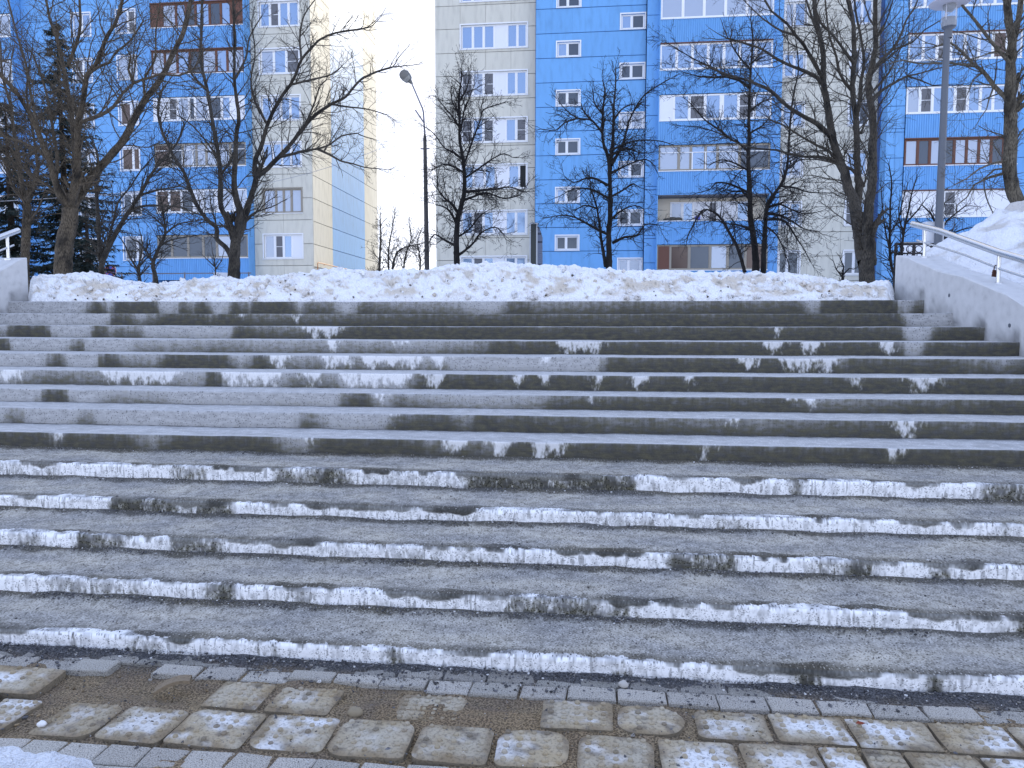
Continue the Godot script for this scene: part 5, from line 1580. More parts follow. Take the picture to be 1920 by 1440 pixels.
func tree_linden_b() -> void:
	R.seed = 1717
	twigs({"per_m": 12.2, "len": 0.85, "lift": 0.03, "crook": 0.36, "first": 0.35, "rise": 0.0, "least": 0.0045, "trunk_from": 0.08, "tone": 1.0})
	limb([0.00, -0.10, 0.00, 0.1274, 0.00, 1.64, 0.00, 0.1138, -0.01, 2.23, -0.04, 0.1031, -0.03, 3.06, -0.10, 0.0924, 0.02, 3.78, -0.16, 0.0817, 0.00, 4.86, -0.24, 0.071, -0.08, 5.77, -0.30, 0.0603, -0.28, 6.45, -0.33, 0.0496, -0.29, 7.54, -0.41, 0.0389, -0.22, 8.16, -0.46, 0.0282, -0.31, 8.62, -0.49, 0.0175])
	limb([-0.02, 5.23, -0.27, 0.0778, 0.09, 6.61, -1.04, 0.0587, 0.13, 8.10, -1.84, 0.042, 0.19, 8.99, -2.31, 0.0284, 0.19, 9.74, -2.69, 0.0209])
	limb([0.04, 5.52, -0.29, 0.0622, 0.31, 6.05, -0.56, 0.0524, 0.48, 6.42, -0.74, 0.0432, 0.70, 7.34, -1.14, 0.0353, 1.12, 8.18, -1.55, 0.0286, 1.51, 8.60, -1.81, 0.0232, 2.23, 9.11, -2.21, 0.0204])
	limb([-0.12, 1.84, -0.00, 0.0778, -0.28, 2.72, -0.30, 0.0534, -0.47, 4.05, -0.75, 0.0346, -0.74, 4.88, -1.02, 0.024])
	limb([0.11, 2.72, -0.35, 0.0589, 0.55, 2.92, -0.24, 0.0448, 1.01, 2.98, -0.14, 0.0331, 1.26, 3.34, -0.03, 0.0241, 1.75, 3.30, 0.09, 0.0192])
	limb([0.01, 4.36, -0.20, 0.0486, 0.53, 4.69, -0.49, 0.0338, 0.87, 4.91, -0.68, 0.0222, 1.11, 4.79, -0.79, 0.0158])
	limb([0.04, 5.23, -0.27, 0.0486, 0.61, 5.59, -0.67, 0.0339, 1.31, 5.88, -1.11, 0.0224, 1.68, 5.66, -1.34, 0.016])
	limb([-0.03, 5.87, -0.31, 0.0447, 0.60, 6.17, -0.61, 0.0317, 1.03, 6.07, -0.79, 0.0214, 1.45, 6.07, -0.96, 0.0158])
	limb([-0.05, 6.03, -0.32, 0.0447, 0.47, 6.24, -0.22, 0.0343, 1.00, 6.35, -0.12, 0.0256, 1.70, 6.28, 0.03, 0.0188, 2.15, 6.12, 0.14, 0.0152])
	limb([-0.09, 4.79, -0.23, 0.0544, -0.48, 4.99, -0.06, 0.0406, -0.84, 5.01, 0.10, 0.029, -1.31, 4.82, 0.32, 0.0201, -1.64, 5.03, 0.46, 0.0153])
	limb([-0.05, 4.32, -0.20, 0.0486, -0.70, 4.60, 0.13, 0.0332, -1.31, 4.56, 0.43, 0.0215, -1.77, 4.28, 0.71, 0.0152])
	limb([-0.03, 3.00, -0.10, 0.0583, -0.46, 3.16, 0.20, 0.0429, -1.18, 3.50, 0.74, 0.0299, -1.65, 3.55, 1.08, 0.0201, -2.26, 3.40, 1.53, 0.0148])
	limb([-0.29, 6.69, -0.35, 0.0506, -0.50, 6.92, -0.21, 0.0404, -0.73, 7.11, -0.09, 0.0316, -1.22, 7.13, 0.15, 0.024, -1.58, 7.35, 0.34, 0.0183, -1.79, 7.55, 0.46, 0.0152])
	limb([-1.22, 7.11, 0.15, 0.0383, -1.67, 6.88, 0.44, 0.0276, -1.94, 6.59, 0.65, 0.0195, -2.45, 6.57, 0.95, 0.015])
	limb([-0.73, 7.11, -0.09, 0.0386, -1.03, 7.55, -0.32, 0.0238, -1.09, 7.82, -0.45, 0.0156])
	limb([-0.02, 3.49, -0.14, 0.0467, 0.41, 3.83, 0.08, 0.0322, 0.88, 3.98, 0.28, 0.0211, 1.17, 3.83, 0.42, 0.0152])
	limb([-0.47, 4.05, -0.75, 0.0437, -0.95, 4.20, -0.97, 0.026, -1.30, 4.03, -1.12, 0.0162])
	limb([0.10, 7.17, -0.43, 0.0389, 0.38, 7.59, -0.62, 0.0239, 0.78, 7.82, -0.79, 0.0157])
	limb([-0.27, 7.36, -0.40, 0.0389, -0.59, 7.82, -0.62, 0.024, -0.65, 8.26, -0.83, 0.0158])
	plant("bare_tree", "small dark bare tree with crooked limbs, in front of the blue tower", "tree", Vector3(0.34, 0, -28.44), "bark_black", "bare trees behind the snow bank")

func tree_linden_c() -> void:
	R.seed = 1919
	twigs({"per_m": 13.2, "len": 0.9, "lift": 0.0, "crook": 0.34, "first": 0.3, "rise": 0.0, "least": 0.0042, "trunk_from": 0.08, "tone": 1.3})
	limb([0.00, -0.10, 0.00, 0.1313, 0.00, 1.35, 0.00, 0.1172, -0.02, 1.96, -0.04, 0.107, -0.08, 2.51, -0.08, 0.0969, -0.19, 3.15, -0.11, 0.0867, -0.22, 3.97, -0.17, 0.0766, -0.28, 4.95, -0.24, 0.0664, -0.27, 5.73, -0.30, 0.0562, -0.28, 6.70, -0.37, 0.0461, -0.24, 8.00, -0.47, 0.0359, -0.18, 8.97, -0.55, 0.0258, -0.26, 9.66, -0.59, 0.0156])
	limb([0.24, 1.35, -0.03, 0.0938, 0.16, 2.09, 0.34, 0.0824, 0.13, 2.59, 0.59, 0.0722, 0.08, 3.24, 0.94, 0.0625, 0.14, 3.57, 1.12, 0.0539, 0.38, 3.94, 1.36, 0.0459, 0.51, 4.39, 1.63, 0.0386, 0.44, 5.15, 2.08, 0.0318, 0.38, 5.88, 2.55, 0.026, 0.38, 6.35, 2.86, 0.0214, 0.39, 6.80, 3.18, 0.0178, 0.25, 7.27, 3.54, 0.0158])
	limb([0.14, 3.35, 0.92, 0.0465, 0.43, 3.46, 1.04, 0.0346, 0.74, 3.27, 1.20, 0.0247, 1.08, 3.10, 1.36, 0.0171, 1.43, 3.12, 1.51, 0.0129])
	limb([0.08, 3.19, 0.94, 0.0498, 0.62, 3.13, 0.68, 0.0373, 1.06, 2.94, 0.47, 0.0266, 1.39, 2.77, 0.32, 0.0182, 1.91, 2.70, 0.08, 0.0137])
	limb([0.06, 2.99, 0.96, 0.0498, 0.63, 3.02, 0.64, 0.0398, 0.92, 2.81, 0.46, 0.0308, 1.20, 2.46, 0.25, 0.0231, 1.42, 2.22, 0.10, 0.0171, 1.76, 1.75, -0.16, 0.0139])
	limb([0.38, 3.94, 1.36, 0.0407, 0.87, 3.92, 1.16, 0.0282, 1.33, 3.81, 0.98, 0.0185, 2.11, 3.82, 0.67, 0.0133])
	limb([-0.36, 1.44, 0.03, 0.0608, -0.54, 2.23, -0.30, 0.0531, -0.78, 2.76, -0.52, 0.0458, -1.05, 3.29, -0.74, 0.0392, -1.33, 3.54, -0.86, 0.0331, -1.61, 3.59, -0.94, 0.0279, -1.85, 3.23, -1.05, 0.024, -2.07, 2.75, -1.19, 0.0219])
	limb([-0.24, 4.00, -0.17, 0.0486, -0.62, 4.26, -0.41, 0.0391, -0.89, 4.39, -0.56, 0.0305, -1.23, 4.46, -0.73, 0.0232, -1.40, 4.26, -0.86, 0.0175, -1.81, 4.18, -1.05, 0.0145])
	limb([-0.22, 3.78, -0.16, 0.0434, -0.45, 4.11, -0.39, 0.0302, -0.74, 4.11, -0.53, 0.0199, -0.96, 4.24, -0.67, 0.0142])
	limb([-0.15, 2.79, -0.09, 0.0417, -0.61, 2.94, 0.15, 0.0288, -1.01, 2.96, 0.37, 0.0189, -1.50, 3.03, 0.64, 0.0136])
	limb([-0.25, 7.41, -0.43, 0.0521, -0.66, 7.59, -0.14, 0.0425, -1.08, 7.62, 0.13, 0.034, -1.51, 7.79, 0.43, 0.0266, -2.02, 7.90, 0.78, 0.0204, -2.44, 8.02, 1.09, 0.0156, -3.10, 8.23, 1.58, 0.0129])
	limb([-1.08, 7.62, 0.13, 0.0375, -1.62, 7.55, 0.35, 0.0264, -2.08, 7.56, 0.53, 0.018, -2.53, 7.63, 0.72, 0.0134])
	limb([-0.28, 5.34, -0.27, 0.0451, -0.57, 5.67, -0.43, 0.0365, -0.78, 5.80, -0.51, 0.0287, -1.24, 6.09, -0.69, 0.0222, -1.88, 6.34, -0.90, 0.0172, -2.35, 6.42, -1.05, 0.0144])
	limb([-0.78, 5.80, -0.51, 0.0386, -1.39, 6.12, -0.09, 0.0295, -1.75, 6.29, 0.15, 0.0222, -2.17, 6.64, 0.49, 0.0165, -2.39, 6.79, 0.66, 0.0135])
	limb([-0.28, 6.63, -0.36, 0.0382, 0.19, 7.02, -0.59, 0.0226, 0.56, 7.14, -0.74, 0.014])
	limb([0.51, 4.39, 1.63, 0.0353, 0.97, 4.73, 1.28, 0.021, 1.53, 4.79, 0.94, 0.0131])
	limb([-0.27, 5.94, -0.31, 0.0382, 0.22, 6.26, -0.60, 0.0227, 0.53, 6.66, -0.85, 0.0141])
	limb([-0.24, 8.00, -0.47, 0.0382, -0.58, 8.54, -0.74, 0.0274, -0.81, 9.07, -0.98, 0.0189, -0.75, 9.48, -1.18, 0.0143])
	limb([-0.23, 8.19, -0.49, 0.0347, 0.08, 8.52, -0.24, 0.021, 0.20, 8.85, -0.03, 0.0136])
	limb([-0.28, 4.73, -0.22, 0.0382, -0.73, 5.03, -0.38, 0.0273, -1.14, 5.15, -0.49, 0.0188, -1.47, 5.00, -0.57, 0.0141])
	limb([0.08, 2.77, 0.97, 0.0366, 0.35, 2.50, 1.19, 0.0257, 0.52, 1.98, 1.52, 0.0174, 0.62, 1.47, 1.84, 0.0128])
	plant("bare_tree", "dark bare tree with two thin trunks, in front of the open balcony", "tree", Vector3(5.05, 0, -25.93), "bark_black", "bare trees behind the snow bank")

func tree_double_trunk() -> void:
	R.seed = 2323
	twigs({"per_m": 5.0, "tone": 1.05, "len": 1.0, "dense": [0.0, 6.5, 6.0], "first": 0.98})
	limb([0.00, -0.10, 0.00, 0.1733, 0.00, 0.44, 0.00, 0.1547, -0.01, 0.95, -0.04, 0.1547, 0.00, 1.29, -0.06, 0.1547])
	limb([-0.09, 1.01, -0.03, 0.1238, -0.06, 1.69, -0.45, 0.1176, -0.05, 2.42, -0.89, 0.1115, -0.12, 2.84, -1.13, 0.1044, -0.15, 3.21, -1.34, 0.0973, -0.22, 3.54, -1.53, 0.0904, -0.29, 4.00, -1.78, 0.084, -0.31, 4.70, -2.15, 0.0783, -0.32, 5.26, -2.45, 0.0726, -0.32, 5.74, -2.69, 0.0671, -0.25, 6.40, -3.03, 0.0623, -0.26, 6.90, -3.28, 0.0578, -0.32, 7.59, -3.61, 0.0542, -0.28, 8.21, -3.91, 0.0515, -0.26, 8.88, -4.22, 0.0502])
	limb([0.06, 1.01, -0.05, 0.1238, 0.01, 1.43, 0.04, 0.1143, -0.07, 1.74, 0.11, 0.1055, -0.10, 2.24, 0.21, 0.0967, -0.07, 2.64, 0.29, 0.0886, -0.11, 3.13, 0.40, 0.0808, -0.15, 3.50, 0.48, 0.0737, -0.21, 3.97, 0.59, 0.0669, -0.32, 4.35, 0.69, 0.0608, -0.36, 4.66, 0.76, 0.0552, -0.33, 4.95, 0.83, 0.0502, -0.30, 5.26, 0.90, 0.0458, -0.34, 5.56, 0.97, 0.0421, -0.40, 6.04, 1.10, 0.039, -0.43, 6.50, 1.22, 0.0372])
	limb([0.03, 2.20, -0.88, 0.0862, 0.11, 2.71, -1.11, 0.0818, 0.13, 3.10, -1.28, 0.0773, 0.15, 3.40, -1.41, 0.0728, 0.19, 3.96, -1.65, 0.0689, 0.23, 4.51, -1.88, 0.0652, 0.23, 5.03, -2.10, 0.0616, 0.24, 5.42, -2.26, 0.0582, 0.32, 5.95, -2.48, 0.0552, 0.39, 6.63, -2.75, 0.0527, 0.41, 7.20, -2.97, 0.0505, 0.35, 7.75, -3.18, 0.0488, 0.34, 8.52, -3.47, 0.0482])
	limb([-0.23, 6.78, -3.27, 0.0402, -0.42, 7.42, -3.45, 0.0313, -0.55, 7.97, -3.61, 0.0243, -0.68, 8.58, -3.79, 0.0205])
	limb([-0.31, 5.56, -2.68, 0.0522, -0.50, 5.72, -2.59, 0.0461, -0.78, 5.83, -2.48, 0.0405, -1.17, 5.93, -2.32, 0.0354, -1.63, 6.10, -2.14, 0.0309, -1.94, 6.25, -2.00, 0.0271, -2.32, 6.33, -1.85, 0.0242, -2.78, 6.40, -1.66, 0.0225])
	limb([-0.31, 5.69, -2.69, 0.0522, -0.66, 6.16, -2.51, 0.0449, -0.91, 6.48, -2.38, 0.0385, -1.10, 6.64, -2.29, 0.033, -1.34, 6.89, -2.18, 0.0283, -1.73, 7.11, -2.01, 0.0246, -1.98, 7.45, -1.88, 0.0226])
	limb([-1.10, 6.64, -2.29, 0.0333, -1.39, 6.81, -2.45, 0.0277, -1.60, 7.01, -2.59, 0.0227, -1.78, 7.20, -2.70, 0.0184, -2.14, 7.71, -2.99, 0.0152, -2.37, 8.14, -3.21, 0.0135])
	limb([-0.32, 4.09, -1.78, 0.062, -0.73, 4.39, -1.63, 0.0552, -1.08, 4.54, -1.51, 0.049, -1.40, 4.70, -1.39, 0.0432, -1.65, 4.87, -1.29, 0.038, -1.85, 5.03, -1.21, 0.0333, -2.09, 5.13, -1.12, 0.0292, -2.45, 5.23, -0.99, 0.0257, -2.83, 5.30, -0.86, 0.023, -3.27, 5.42, -0.69, 0.0215])
	limb([-0.17, 3.39, -1.52, 0.0501, -0.43, 3.57, -1.63, 0.0435, -0.64, 3.64, -1.70, 0.0373, -0.90, 3.66, -1.78, 0.0317, -1.22, 3.75, -1.88, 0.0267, -1.54, 3.88, -1.99, 0.0225, -1.98, 3.95, -2.11, 0.0193, -2.38, 4.10, -2.24, 0.0175])
	limb([-0.22, 3.48, -1.52, 0.0433, -0.43, 3.75, -1.64, 0.0365, -0.69, 3.92, -1.74, 0.0304, -1.03, 4.17, -1.87, 0.0253, -1.38, 4.46, -2.01, 0.0214, -1.67, 4.62, -2.11, 0.0192])
	limb([0.23, 5.29, -2.25, 0.0446, 0.03, 5.46, -2.16, 0.0383, -0.13, 5.68, -2.07, 0.0327, -0.23, 6.01, -1.98, 0.0277, -0.43, 6.39, -1.84, 0.0235, -0.53, 6.73, -1.74, 0.0202, -0.62, 7.16, -1.62, 0.0184])
	limb([0.32, 6.00, -2.48, 0.045, 0.16, 6.13, -2.39, 0.0387, -0.01, 6.30, -2.28, 0.0329, -0.31, 6.56, -2.10, 0.0278, -0.63, 6.76, -1.91, 0.0236, -0.77, 7.00, -1.79, 0.0203, -0.97, 7.39, -1.58, 0.0184])
	limb([0.23, 4.54, -1.88, 0.0507, 0.25, 4.94, -1.71, 0.0444, 0.21, 5.32, -1.55, 0.0387, 0.22, 5.63, -1.41, 0.0337, 0.11, 5.98, -1.23, 0.0292, -0.01, 6.27, -1.08, 0.0255, -0.17, 6.62, -0.88, 0.0226, -0.27, 6.99, -0.69, 0.0209])
	limb([-0.31, 4.35, 0.68, 0.0303, -0.04, 4.64, 0.47, 0.0244, 0.19, 4.91, 0.29, 0.0194, 0.30, 5.10, 0.18, 0.0155, 0.52, 5.50, -0.05, 0.0134])
	limb([-0.29, 4.22, 0.69, 0.0346, -0.05, 4.46, 0.48, 0.0297, 0.32, 4.71, 0.20, 0.0253, 0.70, 4.93, -0.06, 0.0214, 0.92, 5.00, -0.20, 0.0179, 1.49, 5.22, -0.57, 0.0153, 2.08, 5.40, -0.93, 0.014])
	limb([-0.31, 4.78, 0.75, 0.0376, -0.06, 5.08, 0.53, 0.0328, 0.20, 5.33, 0.34, 0.0284, 0.45, 5.70, 0.10, 0.0245, 0.63, 6.09, -0.12, 0.0211, 0.90, 6.47, -0.36, 0.0185, 1.05, 6.88, -0.58, 0.0172])
	limb([-0.21, 3.87, 0.60, 0.0196, -0.00, 4.25, 0.37, 0.016, 0.17, 4.47, 0.23, 0.0128, 0.31, 4.70, 0.09, 0.0103, 0.45, 4.95, -0.06, 0.009])
	limb([-0.15, 3.50, 0.48, 0.0198, 0.01, 3.94, 0.29, 0.0161, 0.13, 4.19, 0.18, 0.0128, 0.31, 4.36, 0.07, 0.0103, 0.47, 4.64, -0.05, 0.009])
	limb([0.22, 2.83, -1.13, 0.0423, 0.14, 3.10, -1.26, 0.0398, 0.01, 3.27, -1.36, 0.0379, -0.14, 3.35, -1.42, 0.0369])
	limb([0.29, 4.15, -1.68, 0.0347, 0.41, 4.40, -1.82, 0.022, 0.55, 4.56, -1.93, 0.015])
	limb([-0.30, 5.41, 0.89, 0.0234, -0.16, 5.63, 0.96, 0.0174, -0.09, 5.94, 1.07, 0.0129, -0.05, 6.20, 1.16, 0.0104])
	limb([-0.34, 5.56, 0.97, 0.0232, -0.50, 5.70, 1.09, 0.0173, -0.63, 5.90, 1.22, 0.0128, -0.73, 6.15, 1.36, 0.0103])
	limb([0.20, 5.33, 0.34, 0.0241, 0.53, 5.41, 0.51, 0.0179, 0.71, 5.60, 0.66, 0.0131, 0.91, 5.70, 0.78, 0.0106])
	limb([0.66, 4.93, -0.06, 0.0224, 0.90, 4.81, 0.01, 0.0162, 1.14, 4.67, 0.08, 0.0114, 1.38, 4.67, 0.14, 0.0088])
	plant("bare_tree", "big bare tree with a mossy double trunk, left of the right parapet wall", "tree", Vector3(5.71, 0, -17.36), "bark_grey", "bare trees behind the snow bank")

func tree_right_edge() -> void:
	R.seed = 2929
	twigs({"per_m": 5.7, "len": 0.85, "dense": [0.0, 6.5, 6.0], "first": 0.8})
	limb([0.00, -0.10, 0.00, 0.1372, 0.00, 1.24, 0.00, 0.1225, -0.13, 1.49, -0.00, 0.1196, -0.24, 1.86, -0.02, 0.1167, -0.35, 2.16, -0.03, 0.1138, -0.42, 2.50, -0.05, 0.1108, -0.41, 2.98, -0.08, 0.1079, -0.41, 3.53, -0.13, 0.105])
	limb([-0.41, 3.53, -0.13, 0.105, -0.49, 3.82, -0.01, 0.0951, -0.54, 4.05, 0.07, 0.0863, -0.61, 4.43, 0.22, 0.0779, -0.66, 4.68, 0.32, 0.0709, -0.80, 4.98, 0.45, 0.0648, -0.90, 5.28, 0.58, 0.0601, -0.97, 5.58, 0.71, 0.0572])
	limb([-0.65, 4.65, 0.32, 0.0591, -0.57, 4.85, 0.24, 0.0534, -0.47, 5.16, 0.12, 0.0487, -0.40, 5.49, 0.01, 0.045, -0.32, 5.92, -0.15, 0.0432])
	limb([-0.54, 3.77, -0.01, 0.0477, -0.72, 4.06, -0.14, 0.0422, -0.85, 4.35, -0.27, 0.037, -0.97, 4.49, -0.35, 0.0322, -1.08, 4.67, -0.43, 0.0279, -1.25, 4.92, -0.54, 0.0243, -1.35, 5.01, -0.59, 0.0215, -1.50, 4.96, -0.65, 0.02])
	limb([-0.97, 4.47, -0.34, 0.0257, -1.23, 4.45, -0.19, 0.0215, -1.57, 4.43, 0.01, 0.0179, -2.27, 4.31, 0.44, 0.0147, -2.58, 4.31, 0.63, 0.0124, -2.86, 4.21, 0.81, 0.0111])
	limb([-0.64, 4.33, 0.23, 0.0357, -0.91, 4.49, 0.41, 0.0324, -1.15, 4.62, 0.57, 0.0293, -1.37, 4.77, 0.73, 0.0266, -1.60, 4.90, 0.90, 0.0242, -1.79, 5.01, 1.03, 0.0222, -1.96, 5.13, 1.16, 0.0207, -2.16, 5.28, 1.33, 0.0197])
	limb([-0.62, 4.46, 0.22, 0.0236, -0.88, 4.47, 0.37, 0.017, -1.16, 4.40, 0.52, 0.012, -1.41, 4.28, 0.68, 0.0092])
	limb([-0.43, 2.70, -0.06, 0.0233, -0.89, 2.57, 0.22, 0.0183, -1.14, 2.46, 0.38, 0.0142, -1.43, 2.26, 0.60, 0.011, -1.72, 2.12, 0.80, 0.0093])
	limb([-0.42, 2.49, -0.05, 0.0233, -0.67, 2.43, -0.23, 0.0188, -0.86, 2.32, -0.38, 0.0149, -0.93, 2.11, -0.51, 0.0119, -1.05, 1.98, -0.62, 0.0102])
	limb([-0.43, 2.55, -0.05, 0.0214, -0.62, 2.55, -0.17, 0.0175, -0.74, 2.41, -0.29, 0.0141, -0.60, 2.10, -0.47, 0.0116, -0.42, 1.87, -0.62, 0.0101])
	limb([-0.41, 3.67, -0.14, 0.0243, -0.32, 3.83, -0.06, 0.0148, -0.16, 3.98, 0.04, 0.0096])
	limb([-0.61, 4.40, 0.22, 0.0236, -0.49, 4.56, 0.28, 0.0144, -0.31, 4.71, 0.35, 0.0093])
	limb([-0.40, 2.89, -0.08, 0.0214, -0.15, 3.22, -0.30, 0.014, 0.16, 3.51, -0.51, 0.0099])
	limb([-0.72, 4.01, -0.14, 0.0195, -0.84, 3.79, -0.02, 0.014, -0.93, 3.57, 0.10, 0.0099, -1.09, 3.38, 0.22, 0.0076])
	limb([-0.85, 4.35, -0.27, 0.0196, -0.99, 4.22, -0.33, 0.0121, -1.04, 4.00, -0.40, 0.008])
	plant("bare_tree", "thick pale barked bare tree behind the snow mound at the right edge", "tree", Vector3(7.82, 0, -15.13), "bark_pale", "bare trees behind the snow bank")

func tree_sapling_a() -> void:
	R.seed = 3131
	twigs({"per_m": 12.2, "len": 0.55, "first": 0.2, "levels": 1, "tone": 1.2})
	limb([0.00, -0.10, 0.00, 0.0513, 0.00, 0.93, 0.00, 0.0458, -0.13, 1.39, -0.02, 0.0407, -0.19, 2.04, -0.06, 0.0356, -0.18, 2.60, -0.10, 0.0306, -0.18, 3.18, -0.15, 0.0255, -0.15, 3.75, -0.19, 0.0204, -0.23, 4.28, -0.22, 0.0153])
	limb([-0.18, 1.84, -0.05, 0.0306, -0.42, 2.42, 0.20, 0.0219, -0.59, 2.98, 0.43, 0.0154, -0.73, 3.53, 0.66, 0.0118])
	limb([-0.29, 2.27, 0.19, 0.0302, 0.02, 2.74, -0.04, 0.0221, 0.17, 3.22, -0.23, 0.0158, 0.39, 3.79, -0.47, 0.0123])
	plant("sapling", "thin upright sapling just left of the right parapet wall", "sapling", Vector3(8.43, 0, -23.25), "bark_black", "saplings behind the snow bank")

func tree_sapling_b() -> void:
	R.seed = 3737
	twigs({"per_m": 12.2, "len": 0.5, "first": 0.2, "levels": 1, "tone": 1.2})
	limb([0.00, -0.10, 0.00, 0.0404, 0.00, 1.37, 0.00, 0.0361, 0.02, 1.82, -0.04, 0.0317, 0.09, 2.34, -0.08, 0.0272, 0.18, 2.75, -0.12, 0.0228, 0.24, 3.10, -0.16, 0.0183, 0.36, 3.51, -0.20, 0.0139])
	limb([0.05, 2.06, -0.06, 0.0278, -0.19, 2.50, 0.23, 0.0168, -0.26, 2.81, 0.42, 0.0108])
	limb([0.09, 2.34, -0.08, 0.0278, 0.31, 2.65, 0.09, 0.0168, 0.44, 2.90, 0.22, 0.0109])
	plant("sapling", "thin sapling behind the far end of the right parapet wall", "sapling", Vector3(7.80, 0, -21.19), "bark_black", "saplings behind the snow bank")

func tree_lampside_shrub() -> void:
	R.seed = 4141
	twigs({"per_m": 18.2, "len": 0.55, "first": 0.2, "levels": 2, "tone": 1.2})
	limb([0.00, -0.10, 0.00, 0.0397, 0.00, 1.23, 0.00, 0.0354, -0.01, 1.82, -0.04, 0.0275, -0.15, 2.17, -0.05, 0.0197, -0.33, 2.35, -0.05, 0.0118])
	limb([0.01, 1.70, -0.04, 0.0295, 0.26, 2.01, -0.22, 0.0216, 0.55, 2.23, -0.38, 0.0154, 0.79, 2.40, -0.52, 0.012])
	limb([-0.00, 1.58, -0.03, 0.0295, 0.19, 1.68, 0.11, 0.0212, 0.39, 1.77, 0.27, 0.0149, 0.58, 1.81, 0.40, 0.0115])
	limb([-0.01, 1.70, -0.03, 0.0236, -0.15, 1.89, -0.15, 0.0161, -0.32, 2.02, -0.26, 0.012])
	limb([0.00, 1.88, -0.05, 0.0236, 0.18, 2.19, -0.24, 0.0161, 0.27, 2.45, -0.37, 0.012])
	plant("bare_shrub", "bare spreading shrub behind the park lamp", "shrub", Vector3(7.41, 0, -18.11), "bark_black", "bare shrubs behind the snow bank")

func tree_shrub_stump() -> void:
	R.seed = 4343
	twigs({"per_m": 20.2, "len": 0.3, "first": 0.3, "levels": 1, "tone": 1.2})
	limb([0.00, -0.10, 0.00, 0.035, 0.00, 0.63, 0.00, 0.0312, 0.01, 0.88, -0.02, 0.025, 0.03, 1.07, -0.04, 0.0188, -0.04, 1.22, -0.04, 0.0125])
	limb([0.01, 0.82, -0.02, 0.02, -0.17, 1.00, 0.08, 0.0127, -0.26, 1.18, 0.15, 0.0087])
	limb([0.02, 0.88, -0.02, 0.02, 0.12, 1.02, 0.08, 0.0126, 0.20, 0.99, 0.13, 0.0087])
	plant("bare_shrub", "tiny bare shrub poking over the snow beside the double trunk", "shrub", Vector3(5.65, 0, -18.88), "bark_black", "bare shrubs behind the snow bank")

func tree_gap_shrub() -> void:
	R.seed = 4747
	twigs({"per_m": 12.2, "len": 0.95, "first": 0.2, "levels": 2, "least": 0.005, "tone": 1.3})
	limb([0.00, -0.10, 0.00, 0.0778, 0.00, 2.20, 0.00, 0.0694, 0.02, 3.31, -0.08, 0.0556, 0.06, 4.22, -0.16, 0.0417, 0.02, 5.24, -0.23, 0.0278])
	limb([0.66, 2.20, -0.08, 0.0611, 0.68, 3.05, -0.37, 0.0497, 0.90, 3.62, -0.61, 0.04, 1.34, 3.86, -0.82, 0.0324, 1.86, 3.99, -1.04, 0.0283])
	limb([0.52, 2.20, -0.06, 0.0556, 0.32, 3.35, -0.63, 0.0409, 0.31, 4.53, -1.22, 0.0294, 0.38, 5.59, -1.76, 0.023])
	limb([1.21, 2.20, -0.14, 0.0556, 1.22, 3.35, -0.71, 0.0409, 1.40, 4.24, -1.18, 0.0293, 1.26, 4.98, -1.52, 0.0229])
	limb([2.04, 2.20, -0.23, 0.0556, 2.03, 3.07, -0.69, 0.0408, 1.77, 4.09, -1.20, 0.0292, 1.88, 4.84, -1.60, 0.0229])
	plant("bare_shrub", "pale bare shrub in the gap between the buildings", "shrub", Vector3(-11.41, 0, -39.27), "bark_grey", "bare shrubs behind the snow bank")

func tree_small_tree() -> void:
	R.seed = 5353
	twigs({"per_m": 14.2, "len": 0.8, "first": 0.4, "levels": 2})
	limb([0.00, -0.10, 0.00, 0.084, 0.00, 0.91, 0.00, 0.075, -0.04, 1.24, -0.02, 0.0655, -0.11, 1.59, -0.04, 0.056, 0.09, 2.12, -0.10, 0.0465, 0.26, 2.52, -0.15, 0.037, 0.19, 3.16, -0.19, 0.0275, 0.09, 3.65, -0.22, 0.018])
	limb([-0.09, 1.59, -0.04, 0.0417, -0.20, 1.97, 0.13, 0.0285, -0.34, 2.20, 0.27, 0.0185, -0.48, 2.28, 0.37, 0.0131])
	limb([0.09, 2.12, -0.10, 0.0367, 0.30, 2.35, -0.38, 0.0263, 0.59, 2.46, -0.67, 0.0182, 0.94, 2.58, -1.01, 0.0138])
	limb([0.26, 2.52, -0.15, 0.0367, 0.53, 2.86, -0.47, 0.0263, 0.84, 2.97, -0.73, 0.0182, 1.21, 3.09, -1.04, 0.0137])
	limb([0.19, 3.16, -0.19, 0.0333, 0.63, 3.37, -0.03, 0.0202, 1.16, 3.45, 0.14, 0.0131])
	limb([0.23, 2.74, -0.16, 0.0333, 0.01, 3.03, 0.13, 0.0202, -0.16, 3.17, 0.33, 0.0131])
	plant("bare_tree", "small low bare tree in front of the left building balconies", "tree", Vector3(-13.77, 0, -22.76), "bark_grey", "bare trees behind the snow bank")

func tree_left_shrub() -> void:
	R.seed = 5959
	twigs({"per_m": 14.2, "len": 0.6, "first": 0.3, "levels": 2})
	limb([0.00, -0.10, 0.00, 0.0428, 0.00, 0.80, 0.00, 0.0382, -0.11, 1.26, -0.02, 0.0317, -0.31, 1.57, -0.02, 0.0252, -0.47, 1.95, -0.03, 0.0187, -0.67, 2.25, -0.03, 0.0122])
	limb([-0.05, 0.88, -0.00, 0.0382, 0.05, 1.48, 0.12, 0.0262, 0.21, 1.92, 0.20, 0.017, 0.19, 2.35, 0.30, 0.012])
	limb([-0.11, 1.26, -0.02, 0.0306, 0.08, 1.58, -0.17, 0.0188, 0.26, 1.81, -0.29, 0.0123])
	plant("bare_shrub", "leafless shrub right of the no stopping sign", "shrub", Vector3(-13.05, 0, -20.81), "bark_grey", "bare shrubs behind the snow bank")

